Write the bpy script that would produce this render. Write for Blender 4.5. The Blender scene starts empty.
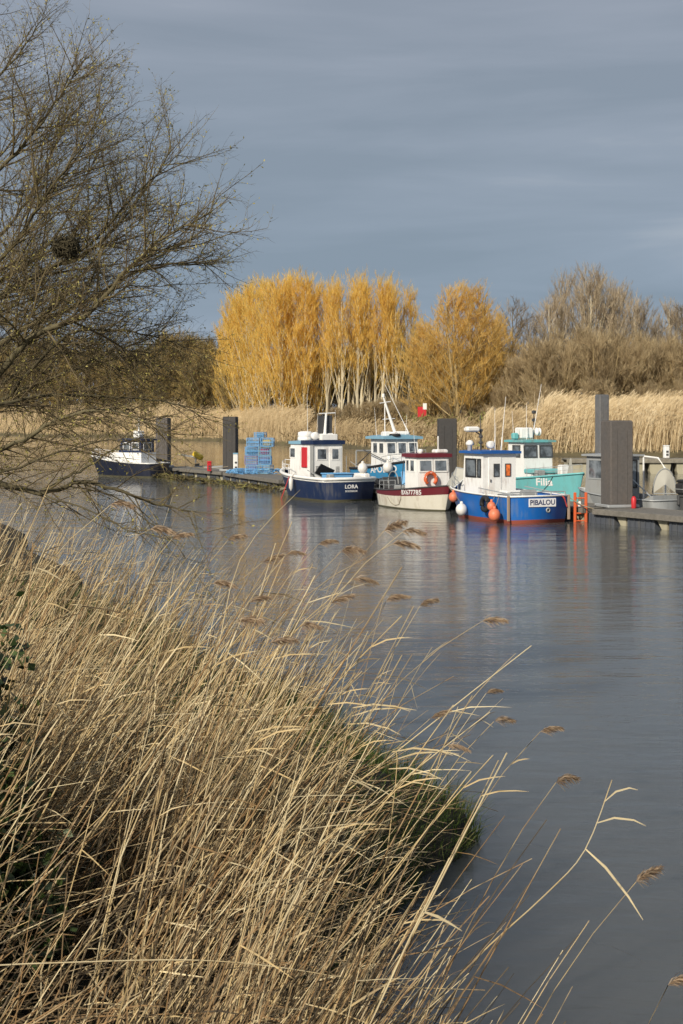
import bpy, math, random
from mathutils import Vector, Matrix
V = Vector
PI = math.pi
scene = bpy.context.scene
col = scene.collection
RND = random.Random(7)

# ------------------------------------------------------------------ camera: eye 4 m above the water, 50 mm, level, shifted down
EYE = 4.0
F = 1024 * 50.0 / 36.0
def at(px, d, z=0.0):
    """world point lying d metres out in the direction of picture column px, at height z"""
    return V(((px - 341.5) / F * d, d, z))
def P(px, py, d):
    return V(((px - 341.5) / F * d, d, EYE - (py - 421.0) / F * d))

# ------------------------------------------------------------------ mesh builder
class MB:
    def __init__(s):
        s.v = []; s.f = []; s.t = []
    def _add(s, vs, fs, tint=0.5):
        o = len(s.v)
        s.v.extend(vs); s.f.extend([tuple(i + o for i in f) for f in fs]); s.t.extend([tint] * len(vs))
    def box(s, c, size, rot=None, tint=0.5):
        hx, hy, hz = size[0] / 2, size[1] / 2, size[2] / 2
        pts = [V((x, y, z)) for x in (-hx, hx) for y in (-hy, hy) for z in (-hz, hz)]
        if rot is not None: pts = [rot @ p for p in pts]
        c = V(c)
        s._add([p + c for p in pts], [(0, 1, 3, 2), (4, 6, 7, 5), (0, 4, 5, 1), (2, 3, 7, 6), (0, 2, 6, 4), (1, 5, 7, 3)], tint)
        return s
    def bevbox(s, c, size, b=0.02, rot=None, tint=0.5):
        # box with chamfered vertical and top edges
        hx, hy, hz = size[0] / 2, size[1] / 2, size[2] / 2
        def ring(ix, iy, z):
            x = hx - ix; y = hy - iy
            return [V((x - b, y, z)), V((-x + b, y, z)), V((-x, y - b, z)), V((-x, -y + b, z)), V((-x + b, -y, z)), V((x - b, -y, z)), V((x, -y + b, z)), V((x, y - b, z))]
        pts = ring(b, b, -hz) + ring(0, 0, -hz + b) + ring(0, 0, hz - b) + ring(b, b, hz)
        fs = [tuple(range(7, -1, -1)), tuple(range(24, 32))]
        for r in range(3):
            for i in range(8):
                j = (i + 1) % 8
                fs.append((r * 8 + i, r * 8 + j, r * 8 + 8 + j, r * 8 + 8 + i))
        if rot is not None: pts = [rot @ p for p in pts]
        c = V(c)
        s._add([p + c for p in pts], fs, tint); return s
    def tube(s, pts, radii, sides=6, cap=True, tint=0.5, closed=False, taper=None):
        n = len(pts)
        if not hasattr(radii, '__len__'): radii = [radii] * n
        vs = []; fs = []
        for i in range(n):
            if closed: d = pts[(i + 1) % n] - pts[i - 1]
            else: d = pts[min(i + 1, n - 1)] - pts[max(i - 1, 0)]
            if d.length < 1e-9: d = V((0, 0, 1))
            d.normalize()
            a = d.cross(V((0, 0, 1)) if abs(d.z) < 0.9 else V((1, 0, 0))); a.normalize()
            b = d.cross(a)
            r = radii[i]
            for k in range(sides):
                q = 2 * PI * k / sides
                vs.append(pts[i] + a * (r * math.cos(q)) + b * (r * math.sin(q)))
        m = n if closed else n - 1
        for i in range(m):
            i2 = (i + 1) % n
            for k in range(sides):
                k2 = (k + 1) % sides
                fs.append((i * sides + k, i * sides + k2, i2 * sides + k2, i2 * sides + k))
        if cap and not closed:
            fs.append(tuple(range(sides - 1, -1, -1))); fs.append(tuple((n - 1) * sides + k for k in range(sides)))
        s._add(vs, fs, tint)
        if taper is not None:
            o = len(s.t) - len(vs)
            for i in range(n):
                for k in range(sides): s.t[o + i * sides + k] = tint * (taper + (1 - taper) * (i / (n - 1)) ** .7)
        return s
    def rod(s, a, b, r, sides=6, r2=None, tint=0.5):
        return s.tube([V(a), V(b)], [r, r if r2 is None else r2], sides, tint=tint)
    def ribbon(s, pts, widths, side, tint=0.5):
        vs = []; fs = []
        for i, p in enumerate(pts):
            w = widths[i] / 2
            vs.append(p - side * w); vs.append(p + side * w)
        for i in range(len(pts) - 1):
            fs.append((2 * i, 2 * i + 1, 2 * i + 3, 2 * i + 2))
        s._add(vs, fs, tint); return s
    def sliver(s, a, d, L, w, side, tint=0.5):
        m = a + d * (L * .5)
        s._add([a - side * (w * .5), a + side * (w * .5), m + side * (w * .45), a + d * L, m - side * (w * .45)], [(0, 1, 2, 3, 4)], tint)
    def leaf(s, a, d, L, w, side, tint=0.5):
        m = a + d * (L * .5)
        s._add([a, m + side * (w * .5), a + d * L, m - side * (w * .5)], [(0, 1, 2, 3)], tint)
    def sphere(s, c, r, nu=14, nv=9, sc=(1, 1, 1), tint=0.5):
        c = V(c); vs = []; fs = []
        for j in range(1, nv):
            th = PI * j / nv
            for i in range(nu):
                ph = 2 * PI * i / nu
                vs.append(c + V((r * sc[0] * math.sin(th) * math.cos(ph), r * sc[1] * math.sin(th) * math.sin(ph), r * sc[2] * math.cos(th))))
        t = len(vs); vs += [c + V((0, 0, r * sc[2])), c - V((0, 0, r * sc[2]))]
        for j in range(nv - 2):
            for i in range(nu):
                k = (i + 1) % nu
                fs.append((j * nu + i, (j + 1) * nu + i, (j + 1) * nu + k, j * nu + k))
        for i in range(nu):
            k = (i + 1) % nu
            fs.append((t, i, k)); fs.append((t + 1, (nv - 2) * nu + k, (nv - 2) * nu + i))
        s._add(vs, fs, tint); return s
    def lathe(s, c, prof, n=14, axis=None, tint=0.5):
        # prof: list of (radius, height) along +z (or axis matrix)
        c = V(c); vs = []; fs = []
        for r, h in prof:
            for i in range(n):
                q = 2 * PI * i / n
                p = V((r * math.cos(q), r * math.sin(q), h))
                vs.append(c + (axis @ p if axis is not None else p))
        for j in range(len(prof) - 1):
            for i in range(n):
                k = (i + 1) % n
                fs.append((j * n + i, j * n + k, (j + 1) * n + k, (j + 1) * n + i))
        fs.append(tuple(range(n - 1, -1, -1))); fs.append(tuple((len(prof) - 1) * n + i for i in range(n)))
        s._add(vs, fs, tint); return s
    def prism(s, poly, y0, y1, tint=0.5):
        # polygon in (x,z), extruded along y
        n = len(poly)
        vs = [V((x, y0, z)) for x, z in poly] + [V((x, y1, z)) for x, z in poly]
        fs = [tuple(range(n)), tuple(range(2 * n - 1, n - 1, -1))]
        for i in range(n):
            j = (i + 1) % n
            fs.append((i, n + i, n + j, j))
        s._add(vs, fs, tint); return s
    def torus(s, c, R, r, rot=None, n=24, m=8, arc=(0, 2 * PI), tint=0.5):
        pts = []
        full = abs(arc[1] - arc[0] - 2 * PI) < 1e-6
        for i in range(n if full else n + 1):
            q = arc[0] + (arc[1] - arc[0]) * i / n
            p = V((R * math.cos(q), R * math.sin(q), 0))
            pts.append(V(c) + (rot @ p if rot is not None else p))
        return s.tube(pts, r, m, closed=full, tint=tint)
    def mesh(s, name, mat, smooth=False):
        me = bpy.data.meshes.new(name)
        me.from_pydata([tuple(p) for p in s.v], [], s.f)
        at_ = me.attributes.new('tint', 'FLOAT', 'POINT')
        at_.data.foreach_set('value', s.t)
        me.materials.append(mat)
        if smooth:
            me.polygons.foreach_set('use_smooth', [True] * len(me.polygons))
        me.update()
        return me
    def build(s, name, mat, parent=None, smooth=False, loc=None):
        o = bpy.data.objects.new(name, s.mesh(name, mat, smooth))
        col.objects.link(o)
        if parent is not None: o.parent = parent
        if loc is not None: o.location = loc
        return o

def tag(o, label=None, cat=None, group=None, kind=None):
    if label: o['label'] = label
    if cat: o['category'] = cat
    if group: o['group'] = group
    if kind: o['kind'] = kind
    return o
def empty(name, loc, rz, label, cat, group=None):
    o = bpy.data.objects.new(name, None); col.objects.link(o)
    o.empty_display_size = 0.3
    o.location = loc; o.rotation_euler = (0, 0, rz)
    return tag(o, label, cat, group)
def children(o): return [c for c in bpy.data.objects if c.parent == o]
def copy_tree(o, parent=None):
    kids = children(o)
    c = o.copy(); col.objects.link(c); c.parent = parent
    for k in kids: copy_tree(k, c)
    return c
ORD = ['first', 'second', 'third', 'fourth', 'fifth', 'sixth', 'seventh', 'eighth', 'ninth', 'tenth', 'eleventh', 'twelfth', 'thirteenth', 'fourteenth', 'fifteenth', 'sixteenth', 'seventeenth', 'eighteenth', 'nineteenth', 'twentieth']

# ------------------------------------------------------------------ materials
def newmat(name):
    m = bpy.data.materials.new(name); m.use_nodes = True
    nt = m.node_tree; b = nt.nodes['Principled BSDF']
    return m, nt, b
def noise(nt, scale, detail=4, rough=0.6, vec=None, coord='Object', stretch=None):
    tc = nt.nodes.new('ShaderNodeTexCoord')
    n = nt.nodes.new('ShaderNodeTexNoise')
    n.inputs['Scale'].default_value = scale; n.inputs['Detail'].default_value = detail; n.inputs['Roughness'].default_value = rough
    src = tc.outputs[coord] if vec is None else vec
    if stretch:
        mp = nt.nodes.new('ShaderNodeMapping'); mp.inputs['Scale'].default_value = stretch
        nt.links.new(src, mp.inputs['Vector']); src = mp.outputs['Vector']
    nt.links.new(src, n.inputs['Vector'])
    return n
def ramp(nt, src, stops):
    r = nt.nodes.new('ShaderNodeValToRGB')
    e = r.color_ramp.elements
    while len(e) < len(stops): e.new(0.5)
    for i, (p, c) in enumerate(stops):
        e[i].position = p; e[i].color = (*c, 1)
    nt.links.new(src, r.inputs['Fac'])
    return r
def bump(nt, b, src, strength=0.2, dist=0.02):
    n = nt.nodes.new('ShaderNodeBump'); n.inputs['Strength'].default_value = strength; n.inputs['Distance'].default_value = dist
    nt.links.new(src, n.inputs['Height']); nt.links.new(n.outputs['Normal'], b.inputs['Normal'])
def paint(name, c, rough=0.35, dirt=0.35, dirtcol=(0.16, 0.12, 0.08), scale=3.0, spec=0.5, metal=0.0, streak=0.0, streakcol=(0.22, 0.10, 0.045)):
    m, nt, b = newmat(name)
    n1 = noise(nt, scale, 6, 0.65, stretch=(1, 1, 0.25))
    n2 = noise(nt, scale * 6, 3, 0.6)
    r1 = ramp(nt, n1.outputs['Fac'], [(0.5, (0, 0, 0)), (0.78, (dirt, dirt, dirt))])
    mx = nt.nodes.new('ShaderNodeMixRGB'); mx.inputs['Color1'].default_value = (*c, 1); mx.inputs['Color2'].default_value = (*dirtcol, 1)
    nt.links.new(r1.outputs['Color'], mx.inputs['Fac'])
    if streak > 0:
        n5 = noise(nt, 5.0, 5, 0.7, stretch=(1, 1, 0.10)); n6 = noise(nt, 1.1, 3, 0.5)
        q5 = nt.nodes.new('ShaderNodeMath'); q5.operation = 'MULTIPLY'; nt.links.new(n5.outputs['Fac'], q5.inputs[0]); nt.links.new(n6.outputs['Fac'], q5.inputs[1])
        r5 = ramp(nt, q5.outputs[0], [(0.29, (0, 0, 0)), (0.40, (streak, streak, streak))])
        m5 = nt.nodes.new('ShaderNodeMixRGB'); m5.inputs['Color2'].default_value = (*streakcol, 1)
        nt.links.new(r5.outputs['Color'], m5.inputs['Fac']); nt.links.new(mx.outputs['Color'], m5.inputs['Color1']); mx = m5
    m2 = nt.nodes.new('ShaderNodeMixRGB'); m2.blend_type = 'MULTIPLY'; m2.inputs['Fac'].default_value = 0.14
    nt.links.new(mx.outputs['Color'], m2.inputs['Color1']); nt.links.new(n2.outputs['Fac'], m2.inputs['Color2'])
    nt.links.new(m2.outputs['Color'], b.inputs['Base Color'])
    rr = nt.nodes.new('ShaderNodeMath'); rr.operation = 'MULTIPLY_ADD'; rr.inputs[1].default_value = 0.3; rr.inputs[2].default_value = rough - 0.1
    nt.links.new(n1.outputs['Fac'], rr.inputs[0]); nt.links.new(rr.outputs[0], b.inputs['Roughness'])
    b.inputs['Metallic'].default_value = metal
    bump(nt, b, n2.outputs['Fac'], 0.08, 0.01)
    return m
def tinted(name, stops, rough=0.7, nscale=None, trans=0.0, spec=0.3, both=False):
    """colour from the per-vertex tint, roughened by a noise in space"""
    m, nt, b = newmat(name)
    a = nt.nodes.new('ShaderNodeAttribute'); a.attribute_name = 'tint'
    src = a.outputs['Fac']
    if nscale:
        n = noise(nt, nscale, 3, 0.6)
        ad = nt.nodes.new('ShaderNodeMath'); ad.operation = 'MULTIPLY_ADD'; ad.inputs[1].default_value = 0.7; ad.inputs[2].default_value = -0.35
        nt.links.new(n.outputs['Fac'], ad.inputs[0])
        a2 = nt.nodes.new('ShaderNodeMath'); a2.operation = 'ADD'; a2.use_clamp = True
        nt.links.new(src, a2.inputs[0]); nt.links.new(ad.outputs[0], a2.inputs[1]); src = a2.outputs[0]
    r = ramp(nt, src, stops)
    nt.links.new(r.outputs['Color'], b.inputs['Base Color'])
    b.inputs['Roughness'].default_value = rough
    b.inputs['Specular IOR Level'].default_value = spec
    if trans > 0:
        out = nt.nodes['Material Output']
        tr = nt.nodes.new('ShaderNodeBsdfTranslucent'); nt.links.new(r.outputs['Color'], tr.inputs['Color'])
        ms = nt.nodes.new('ShaderNodeMixShader'); ms.inputs['Fac'].default_value = trans
        nt.links.new(b.outputs['BSDF'], ms.inputs[1]); nt.links.new(tr.outputs['BSDF'], ms.inputs[2])
        nt.links.new(ms.outputs['Shader'], out.inputs['Surface'])
    return m

M = {}
M['white'] = paint('white_paint', (0.86, 0.86, 0.84), 0.35, 0.16, streak=0.35)
M['cream'] = paint('cream_paint', (0.70, 0.67, 0.58), 0.4, 0.4, (0.30, 0.24, 0.10), streak=0.4)
M['blue'] = paint('blue_paint', (0.008, 0.125, 0.46), 0.38, 0.5, (0.06, 0.13, 0.30), streak=0.4, streakcol=(0.14, 0.20, 0.30))
M['roofblue'] = paint('roof_blue_paint', (0.015, 0.10, 0.36), 0.4, 0.2)
M['navy'] = paint('navy_paint', (0.009, 0.022, 0.072), 0.38, 0.5, (0.04, 0.06, 0.11), streak=0.4, streakcol=(0.13, 0.13, 0.13))
M['skyblue'] = paint('sky_blue_paint', (0.035, 0.25, 0.50), 0.38, 0.3, streak=0.3)
M['paleblue'] = paint('pale_blue_paint', (0.22, 0.42, 0.56), 0.4, 0.3)
M['teal'] = paint('teal_paint', (0.16, 0.48, 0.50), 0.38, 0.3, streak=0.3)
M['maroon'] = paint('maroon_paint', (0.15, 0.018, 0.028), 0.35, 0.3, (0.1, 0.06, 0.05))
M['redlead'] = paint('red_antifoul', (0.30, 0.07, 0.045), 0.6, 0.5)
M['weed'] = paint('waterline_growth', (0.09, 0.085, 0.05), 0.8, 0.6, (0.03, 0.03, 0.015))
M['grey'] = paint('grey_paint', (0.30, 0.31, 0.31), 0.5, 0.45)
M['alu'] = paint('dull_aluminium', (0.42, 0.44, 0.45), 0.45, 0.5, (0.2, 0.2, 0.18), metal=0.3)
M['black'] = paint('black_rubber', (0.018, 0.018, 0.020), 0.6, 0.4, (0.06, 0.055, 0.05))
M['darkgrey'] = paint('dark_grey', (0.06, 0.062, 0.066), 0.55, 0.4, (0.12, 0.11, 0.1))
M['orange'] = paint('orange_paint', (0.62, 0.11, 0.03), 0.5, 0.4)
M['buoyorange'] = paint('orange_vinyl', (0.75, 0.20, 0.10), 0.45, 0.35)
M['buoywhite'] = paint('white_vinyl', (0.75, 0.73, 0.70), 0.4, 0.35)
M['red'] = paint('red_paint', (0.55, 0.02, 0.03), 0.4, 0.2)
M['yellow'] = paint('yellow_plastic', (0.80, 0.55, 0.03), 0.45, 0.25)
M['binblue'] = paint('bin_blue_plastic', (0.16, 0.40, 0.70), 0.5, 0.25)
def pile_mat(name, c, rust, scale=1.0):
    """painted steel gone to rust, with a dark wet tide band near the water"""
    m, nt, b = newmat(name)
    n1 = noise(nt, 1.6 * scale, 6, 0.7, stretch=(1, 1, 0.5)); n2 = noise(nt, 9 * scale, 5, 0.7); n3 = noise(nt, 2.5, 4, 0.6)
    r1 = ramp(nt, n1.outputs['Fac'], [(0.42, (0, 0, 0)), (0.70, (0.5, 0.5, 0.5))])
    mx = nt.nodes.new('ShaderNodeMixRGB'); mx.inputs['Color1'].default_value = (*c, 1); mx.inputs['Color2'].default_value = (*rust, 1)
    nt.links.new(r1.outputs['Color'], mx.inputs['Fac'])
    m2 = nt.nodes.new('ShaderNodeMixRGB'); m2.blend_type = 'OVERLAY'; m2.inputs['Fac'].default_value = 0.4
    nt.links.new(mx.outputs['Color'], m2.inputs['Color1']); nt.links.new(n2.outputs['Fac'], m2.inputs['Color2'])
    tc = nt.nodes.new('ShaderNodeTexCoord'); sp = nt.nodes.new('ShaderNodeSeparateXYZ'); nt.links.new(tc.outputs['Object'], sp.inputs[0])
    ad = nt.nodes.new('ShaderNodeMath'); ad.operation = 'MULTIPLY_ADD'; ad.inputs[1].default_value = 0.9; nt.links.new(n3.outputs['Fac'], ad.inputs[0]); nt.links.new(sp.outputs['Z'], ad.inputs[2])
    tr = ramp(nt, ad.outputs[0], [(0.45, (1, 1, 1)), (0.95, (0, 0, 0))])
    m3 = nt.nodes.new('ShaderNodeMixRGB'); m3.inputs['Color2'].default_value = (0.022, 0.022, 0.012, 1)
    nt.links.new(tr.outputs['Color'], m3.inputs['Fac']); nt.links.new(m2.outputs['Color'], m3.inputs['Color1'])
    nt.links.new(m3.outputs['Color'], b.inputs['Base Color']); b.inputs['Roughness'].default_value = 0.8
    bump(nt, b, n2.outputs['Fac'], 0.35, 0.02)
    return m
M['steelpile'] = pile_mat('pile_steel', (0.098, 0.090, 0.086), (0.13, 0.105, 0.085))
M['darkpile'] = pile_mat('dark_pile_steel', (0.050, 0.048, 0.048), (0.075, 0.062, 0.052))
M['greypile'] = pile_mat('grey_pile_steel', (0.12, 0.125, 0.135), (0.19, 0.165, 0.14))
M['rope'] = paint('rope', (0.28, 0.24, 0.17), 0.85, 0.4)
M['redrope'] = paint('red_rope', (0.50, 0.05, 0.05), 0.8, 0.2)
M['mesh'] = paint('net_mesh', (0.46, 0.45, 0.40), 0.85, 0.4)
M['letterwhite'] = paint('white_lettering', (0.80, 0.80, 0.80), 0.5, 0.1)
M['letterblue'] = paint('blue_lettering', (0.02, 0.035, 0.12), 0.5, 0.1)
M['concrete'] = paint('pale_float_concrete', (0.40, 0.37, 0.27), 0.85, 0.6, (0.16, 0.14, 0.08), 1.5)
M['floatblue'] = paint('dark_float', (0.07, 0.08, 0.10), 0.7, 0.7, (0.18, 0.16, 0.11), 1.5)
def plank_mat(name, c, c2, sc=7.0):
    m, nt, b = newmat(name)
    w = nt.nodes.new('ShaderNodeTexWave'); w.inputs['Scale'].default_value = sc; w.inputs['Distortion'].default_value = 0.3
    tc = nt.nodes.new('ShaderNodeTexCoord'); nt.links.new(tc.outputs['Object'], w.inputs['Vector'])
    n = noise(nt, 5, 6, 0.7)
    r = ramp(nt, n.outputs['Fac'], [(0.3, c2), (0.7, c)])
    mm = nt.nodes.new('ShaderNodeMixRGB'); mm.blend_type = 'MULTIPLY'; mm.inputs['Fac'].default_value = 0.45
    nt.links.new(r.outputs['Color'], mm.inputs['Color1']); nt.links.new(w.outputs['Color'], mm.inputs['Color2'])
    nt.links.new(mm.outputs['Color'], b.inputs['Base Color']); b.inputs['Roughness'].default_value = 0.85
    bump(nt, b, w.outputs['Fac'], 0.3, 0.01)
    return m
M['deckwood'] = plank_mat('weathered_decking', (0.26, 0.24, 0.21), (0.15, 0.14, 0.12))
M['jettywood'] = plank_mat('pale_jetty_decking', (0.36, 0.33, 0.27), (0.2, 0.18, 0.14))
def glass_mat(name, c, rough=0.06):
    m, nt, b = newmat(name)
    n = noise(nt, 2.2, 3)
    r = ramp(nt, n.outputs['Fac'], [(0.38, c), (0.62, tuple(x * 4.0 for x in c))])  # paler patches in the base colour stand in for reflections
    nt.links.new(r.outputs['Color'], b.inputs['Base Color'])
    b.inputs['Roughness'].default_value = rough; b.inputs['IOR'].default_value = 1.5
    b.inputs['Coat Weight'].default_value = 0.5
    return m
M['glass'] = glass_mat('window_glass', (0.045, 0.052, 0.06))
M['orangeglass'] = glass_mat('orange_pane', (0.30, 0.07, 0.015))  # pane simply coloured orange

# ------------------------------------------------------------------ writing on hulls
def text_verts(s, size, bold=0.0):
    cu = bpy.data.curves.new('lettering', 'FONT'); cu.body = s; cu.size = size; cu.align_x = 'CENTER'; cu.align_y = 'CENTER'
    cu.offset = bold; cu.resolution_u = 3
    o = bpy.data.objects.new('lettering', cu); col.objects.link(o)
    dg = bpy.context.evaluated_depsgraph_get(); dg.update()
    me = o.evaluated_get(dg).to_mesh()
    vs = [v.co.copy() for v in me.vertices]; fs = [tuple(p.vertices) for p in me.polygons]
    o.evaluated_get(dg).to_mesh_clear()
    bpy.data.objects.remove(o); bpy.data.curves.remove(cu)
    return vs, fs
def lettering(s, size, mapf, mat, parent, bold=0.0, sx=1.0, name='lettering'):
    vs, fs = text_verts(s, size, bold)
    m = MB(); m._add([mapf(v.x * sx, v.y) for v in vs], fs)
    return m.build(name, mat, parent)
# ------------------------------------------------------------------ camera, world, sun
cam = bpy.data.cameras.new('camera'); camo = bpy.data.objects.new('camera', cam); col.objects.link(camo)
cam.sensor_fit = 'VERTICAL'; cam.sensor_height = 36; cam.lens = 50
cam.shift_y = -(512 - 421) / 1024.0
camo.location = (0, 0, EYE); camo.rotation_euler = (PI / 2, 0, 0)
cam.clip_start = 0.1; cam.clip_end = 6000
cam.dof.use_dof = True; cam.dof.focus_distance = 13.0; cam.dof.aperture_fstop = 11.0
scene.camera = camo

SUN_EL = math.radians(29)
sh = V((-0.50, -0.87, 0)).normalized()
sdir = V((sh.x * math.cos(SUN_EL), sh.y * math.cos(SUN_EL), math.sin(SUN_EL)))   # towards the sun
sun = bpy.data.lights.new('sun', 'SUN'); sun.energy = 4.7; sun.angle = math.radians(0.5); sun.color = (1.0, 0.91, 0.76)
so = bpy.data.objects.new('sun', sun); col.objects.link(so)
so.rotation_euler = (-sdir).to_track_quat('-Z', 'Y').to_euler(); so.location = (-20, -30, 40)

w = bpy.data.worlds.new('World'); scene.world = w; w.use_nodes = True
nt = w.node_tree; nt.nodes.clear()
out = nt.nodes.new('ShaderNodeOutputWorld')
sky = nt.nodes.new('ShaderNodeTexSky'); sky.sky_type = 'NISHITA'; sky.sun_disc = False
sky.sun_elevation = SUN_EL; sky.sun_rotation = math.atan2(sh.x, sh.y); sky.dust_density = 2.0
bg1 = nt.nodes.new('ShaderNodeBackground'); bg1.inputs['Strength'].default_value = 0.07
nt.links.new(sky.outputs['Color'], bg1.inputs['Color'])
tc = nt.nodes.new('ShaderNodeTexCoord')
sep = nt.nodes.new('ShaderNodeSeparateXYZ'); nt.links.new(tc.outputs['Generated'], sep.inputs[0])
mp = nt.nodes.new('ShaderNodeMapping'); mp.inputs['Scale'].default_value = (2.6, 2.6, 24.0); mp.inputs['Rotation'].default_value = (0.0, 0.035, 0.0)
nt.links.new(tc.outputs['Generated'], mp.inputs['Vector'])
n1 = nt.nodes.new('ShaderNodeTexNoise'); n1.inputs['Scale'].default_value = 1.0; n1.inputs['Detail'].default_value = 6; n1.inputs['Roughness'].default_value = 0.52; n1.inputs['Distortion'].default_value = 0.35
nt.links.new(mp.outputs['Vector'], n1.inputs['Vector'])
mp2 = nt.nodes.new('ShaderNodeMapping'); mp2.inputs['Scale'].default_value = (1.1, 1.1, 6.0); mp2.inputs['Location'].default_value = (3.1, 0, 0.4)
nt.links.new(tc.outputs['Generated'], mp2.inputs['Vector'])
n2 = nt.nodes.new('ShaderNodeTexNoise'); n2.inputs['Scale'].default_value = 1.3; n2.inputs['Detail'].default_value = 4
nt.links.new(mp2.outputs['Vector'], n2.inputs['Vector'])
ad = nt.nodes.new('ShaderNodeMath'); ad.operation = 'MULTIPLY_ADD'; ad.inputs[1].default_value = 0.5
nt.links.new(n2.outputs['Fac'], ad.inputs[0])
hm = nt.nodes.new('ShaderNodeMath'); hm.operation = 'MULTIPLY'; hm.inputs[1].default_value = 0.5
nt.links.new(n1.outputs['Fac'], hm.inputs[0]); nt.links.new(hm.outputs[0], ad.inputs[2])
# cloud colour: bluer low down, greyer higher up
lo = ramp(nt, ad.outputs[0], [(0.39, (0.248, 0.318, 0.395)), (0.50, (0.290, 0.362, 0.448)), (0.61, (0.39, 0.45, 0.52))])
hi = ramp(nt, ad.outputs[0], [(0.39, (0.262, 0.310, 0.382)), (0.50, (0.318, 0.362, 0.438)), (0.61, (0.47, 0.495, 0.54))])
el = ramp(nt, sep.outputs['Z'], [(0.10, (0, 0, 0)), (0.30, (1, 1, 1))])
mx = nt.nodes.new('ShaderNodeMixRGB'); nt.links.new(el.outputs['Color'], mx.inputs['Fac']); nt.links.new(lo.outputs['Color'], mx.inputs['Color1']); nt.links.new(hi.outputs['Color'], mx.inputs['Color2'])
bg2 = nt.nodes.new('ShaderNodeBackground'); bg2.inputs['Strength'].default_value = 1.0
nt.links.new(mx.outputs['Color'], bg2.inputs['Color'])
# cloud deck lies ahead over the river; the sky behind the viewer is clear
cv = ramp(nt, sep.outputs['Y'], [(0.35, (0, 0, 0)), (0.62, (1, 1, 1))])
yy = nt.nodes.new('ShaderNodeMath'); yy.operation = 'MULTIPLY_ADD'; yy.inputs[1].default_value = 0.5; yy.inputs[2].default_value = 0.5
nt.links.new(sep.outputs['Y'], yy.inputs[0]); nt.links.new(yy.outputs[0], cv.inputs['Fac'])
ms = nt.nodes.new('ShaderNodeMixShader')
cm = nt.nodes.new('ShaderNodeMath'); cm.operation = 'MULTIPLY_ADD'; cm.inputs[1].default_value = 0.5; cm.inputs[2].default_value = 0.5
nt.links.new(cv.outputs['Color'], cm.inputs[0])
nt.links.new(cm.outputs[0], ms.inputs['Fac']); nt.links.new(bg1.outputs[0], ms.inputs[1]); nt.links.new(bg2.outputs[0], ms.inputs[2])
nt.links.new(ms.outputs[0], out.inputs['Surface'])
scene.view_settings.view_transform = 'Standard'; scene.view_settings.look = 'None'; scene.view_settings.exposure = 0

# ------------------------------------------------------------------ water
def water_mat():
    m, nt, b = newmat('river_water')
    b.inputs['Roughness'].default_value = 0.035; b.inputs['IOR'].default_value = 1.33
    n0 = noise(nt, 0.05, 3, 0.5, coord='Object')
    r = ramp(nt, n0.outputs['Fac'], [(0.35, (0.076, 0.082, 0.083)), (0.65, (0.098, 0.102, 0.098))])
    nt.links.new(r.outputs['Color'], b.inputs['Base Color'])
    b.subsurface_method = 'BURLEY'; b.inputs['Subsurface Weight'].default_value = 1.0; b.inputs['Subsurface Radius'].default_value = (0.55, 0.6, 0.5); b.inputs['Subsurface Scale'].default_value = 1.0   # silt scatters light under the surface
    a = noise(nt, 3.2, 4, 0.55, coord='Object', stretch=(0.55, 1.5, 1))
    c = noise(nt, 0.55, 3, 0.5, coord='Object', stretch=(0.5, 1.3, 1))
    d = noise(nt, 14.0, 2, 0.5, coord='Object', stretch=(0.6, 1.4, 1))
    p = noise(nt, 0.035, 3, 0.6, coord='Object', stretch=(0.4, 1.0, 1))       # calmer and rougher patches
    pr = ramp(nt, p.outputs['Fac'], [(0.35, (0.35, 0.35, 0.35)), (0.65, (1, 1, 1))])
    def mul(x, k):
        q = nt.nodes.new('ShaderNodeMath'); q.operation = 'MULTIPLY'; q.inputs[1].default_value = k; nt.links.new(x, q.inputs[0]); return q.outputs[0]
    def add(x, y):
        q = nt.nodes.new('ShaderNodeMath'); q.operation = 'ADD'; nt.links.new(x, q.inputs[0]); nt.links.new(y, q.inputs[1]); return q.outputs[0]
    h = add(add(mul(a.outputs['Fac'], 0.030), mul(c.outputs['Fac'], 0.10)), mul(d.outputs['Fac'], 0.004))
    q = nt.nodes.new('ShaderNodeMath'); q.operation = 'MULTIPLY'; nt.links.new(h, q.inputs[0]); nt.links.new(pr.outputs['Color'], q.inputs[1])
    bp = nt.nodes.new('ShaderNodeBump'); bp.inputs['Strength'].default_value = 1.0; bp.inputs['Distance'].default_value = WAVE
    nt.links.new(q.outputs[0], bp.inputs['Height']); nt.links.new(bp.outputs['Normal'], b.inputs['Normal'])
    return m
WAVE = 0.50
wm = MB(); wm._add([V((-2500, -60, 0)), V((2500, -60, 0)), V((2500, 4000, 0)), V((-2500, 4000, 0))], [(0, 1, 2, 3)])
tag(wm.build('water', water_mat()), 'calm grey river water with fine ripples', None, None, 'structure')

# ------------------------------------------------------------------ near bank
def interp(tab, y):
    if y <= tab[0][0]: return tab[0][1]
    for (a, x), (b, x2) in zip(tab, tab[1:]):
        if y <= b:
            t = (y - a) / (b - a); t = t * t * (3 - 2 * t)
            return x + (x2 - x) * t
    return tab[-1][1]
EDGE = [(-60, 30), (-8, 6), (0, 2.2), (3, 1.1), (6, 0.35), (8, 0.05), (9.6, 0.05), (10.8, 0.24), (12.3, 0.62), (13.1, 1.12), (13.6, 1.28), (14.3, 1.02), (15.6, 0.52), (17.5, -0.02), (22, -2.2), (32, -5.8), (45, -10), (57, -14.5), (80, -24), (150, -50), (300, -110)]
from mathutils import noise as mnoise
def wob(x, y, s=1.0):
    return mnoise.noise(V((x * s, y * s, 1.7)))
def bank_edge(y): return interp(EDGE, y) + 0.10 * wob(0, y, 1.3) * min(1, max(0, (y - 2) / 4))
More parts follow.
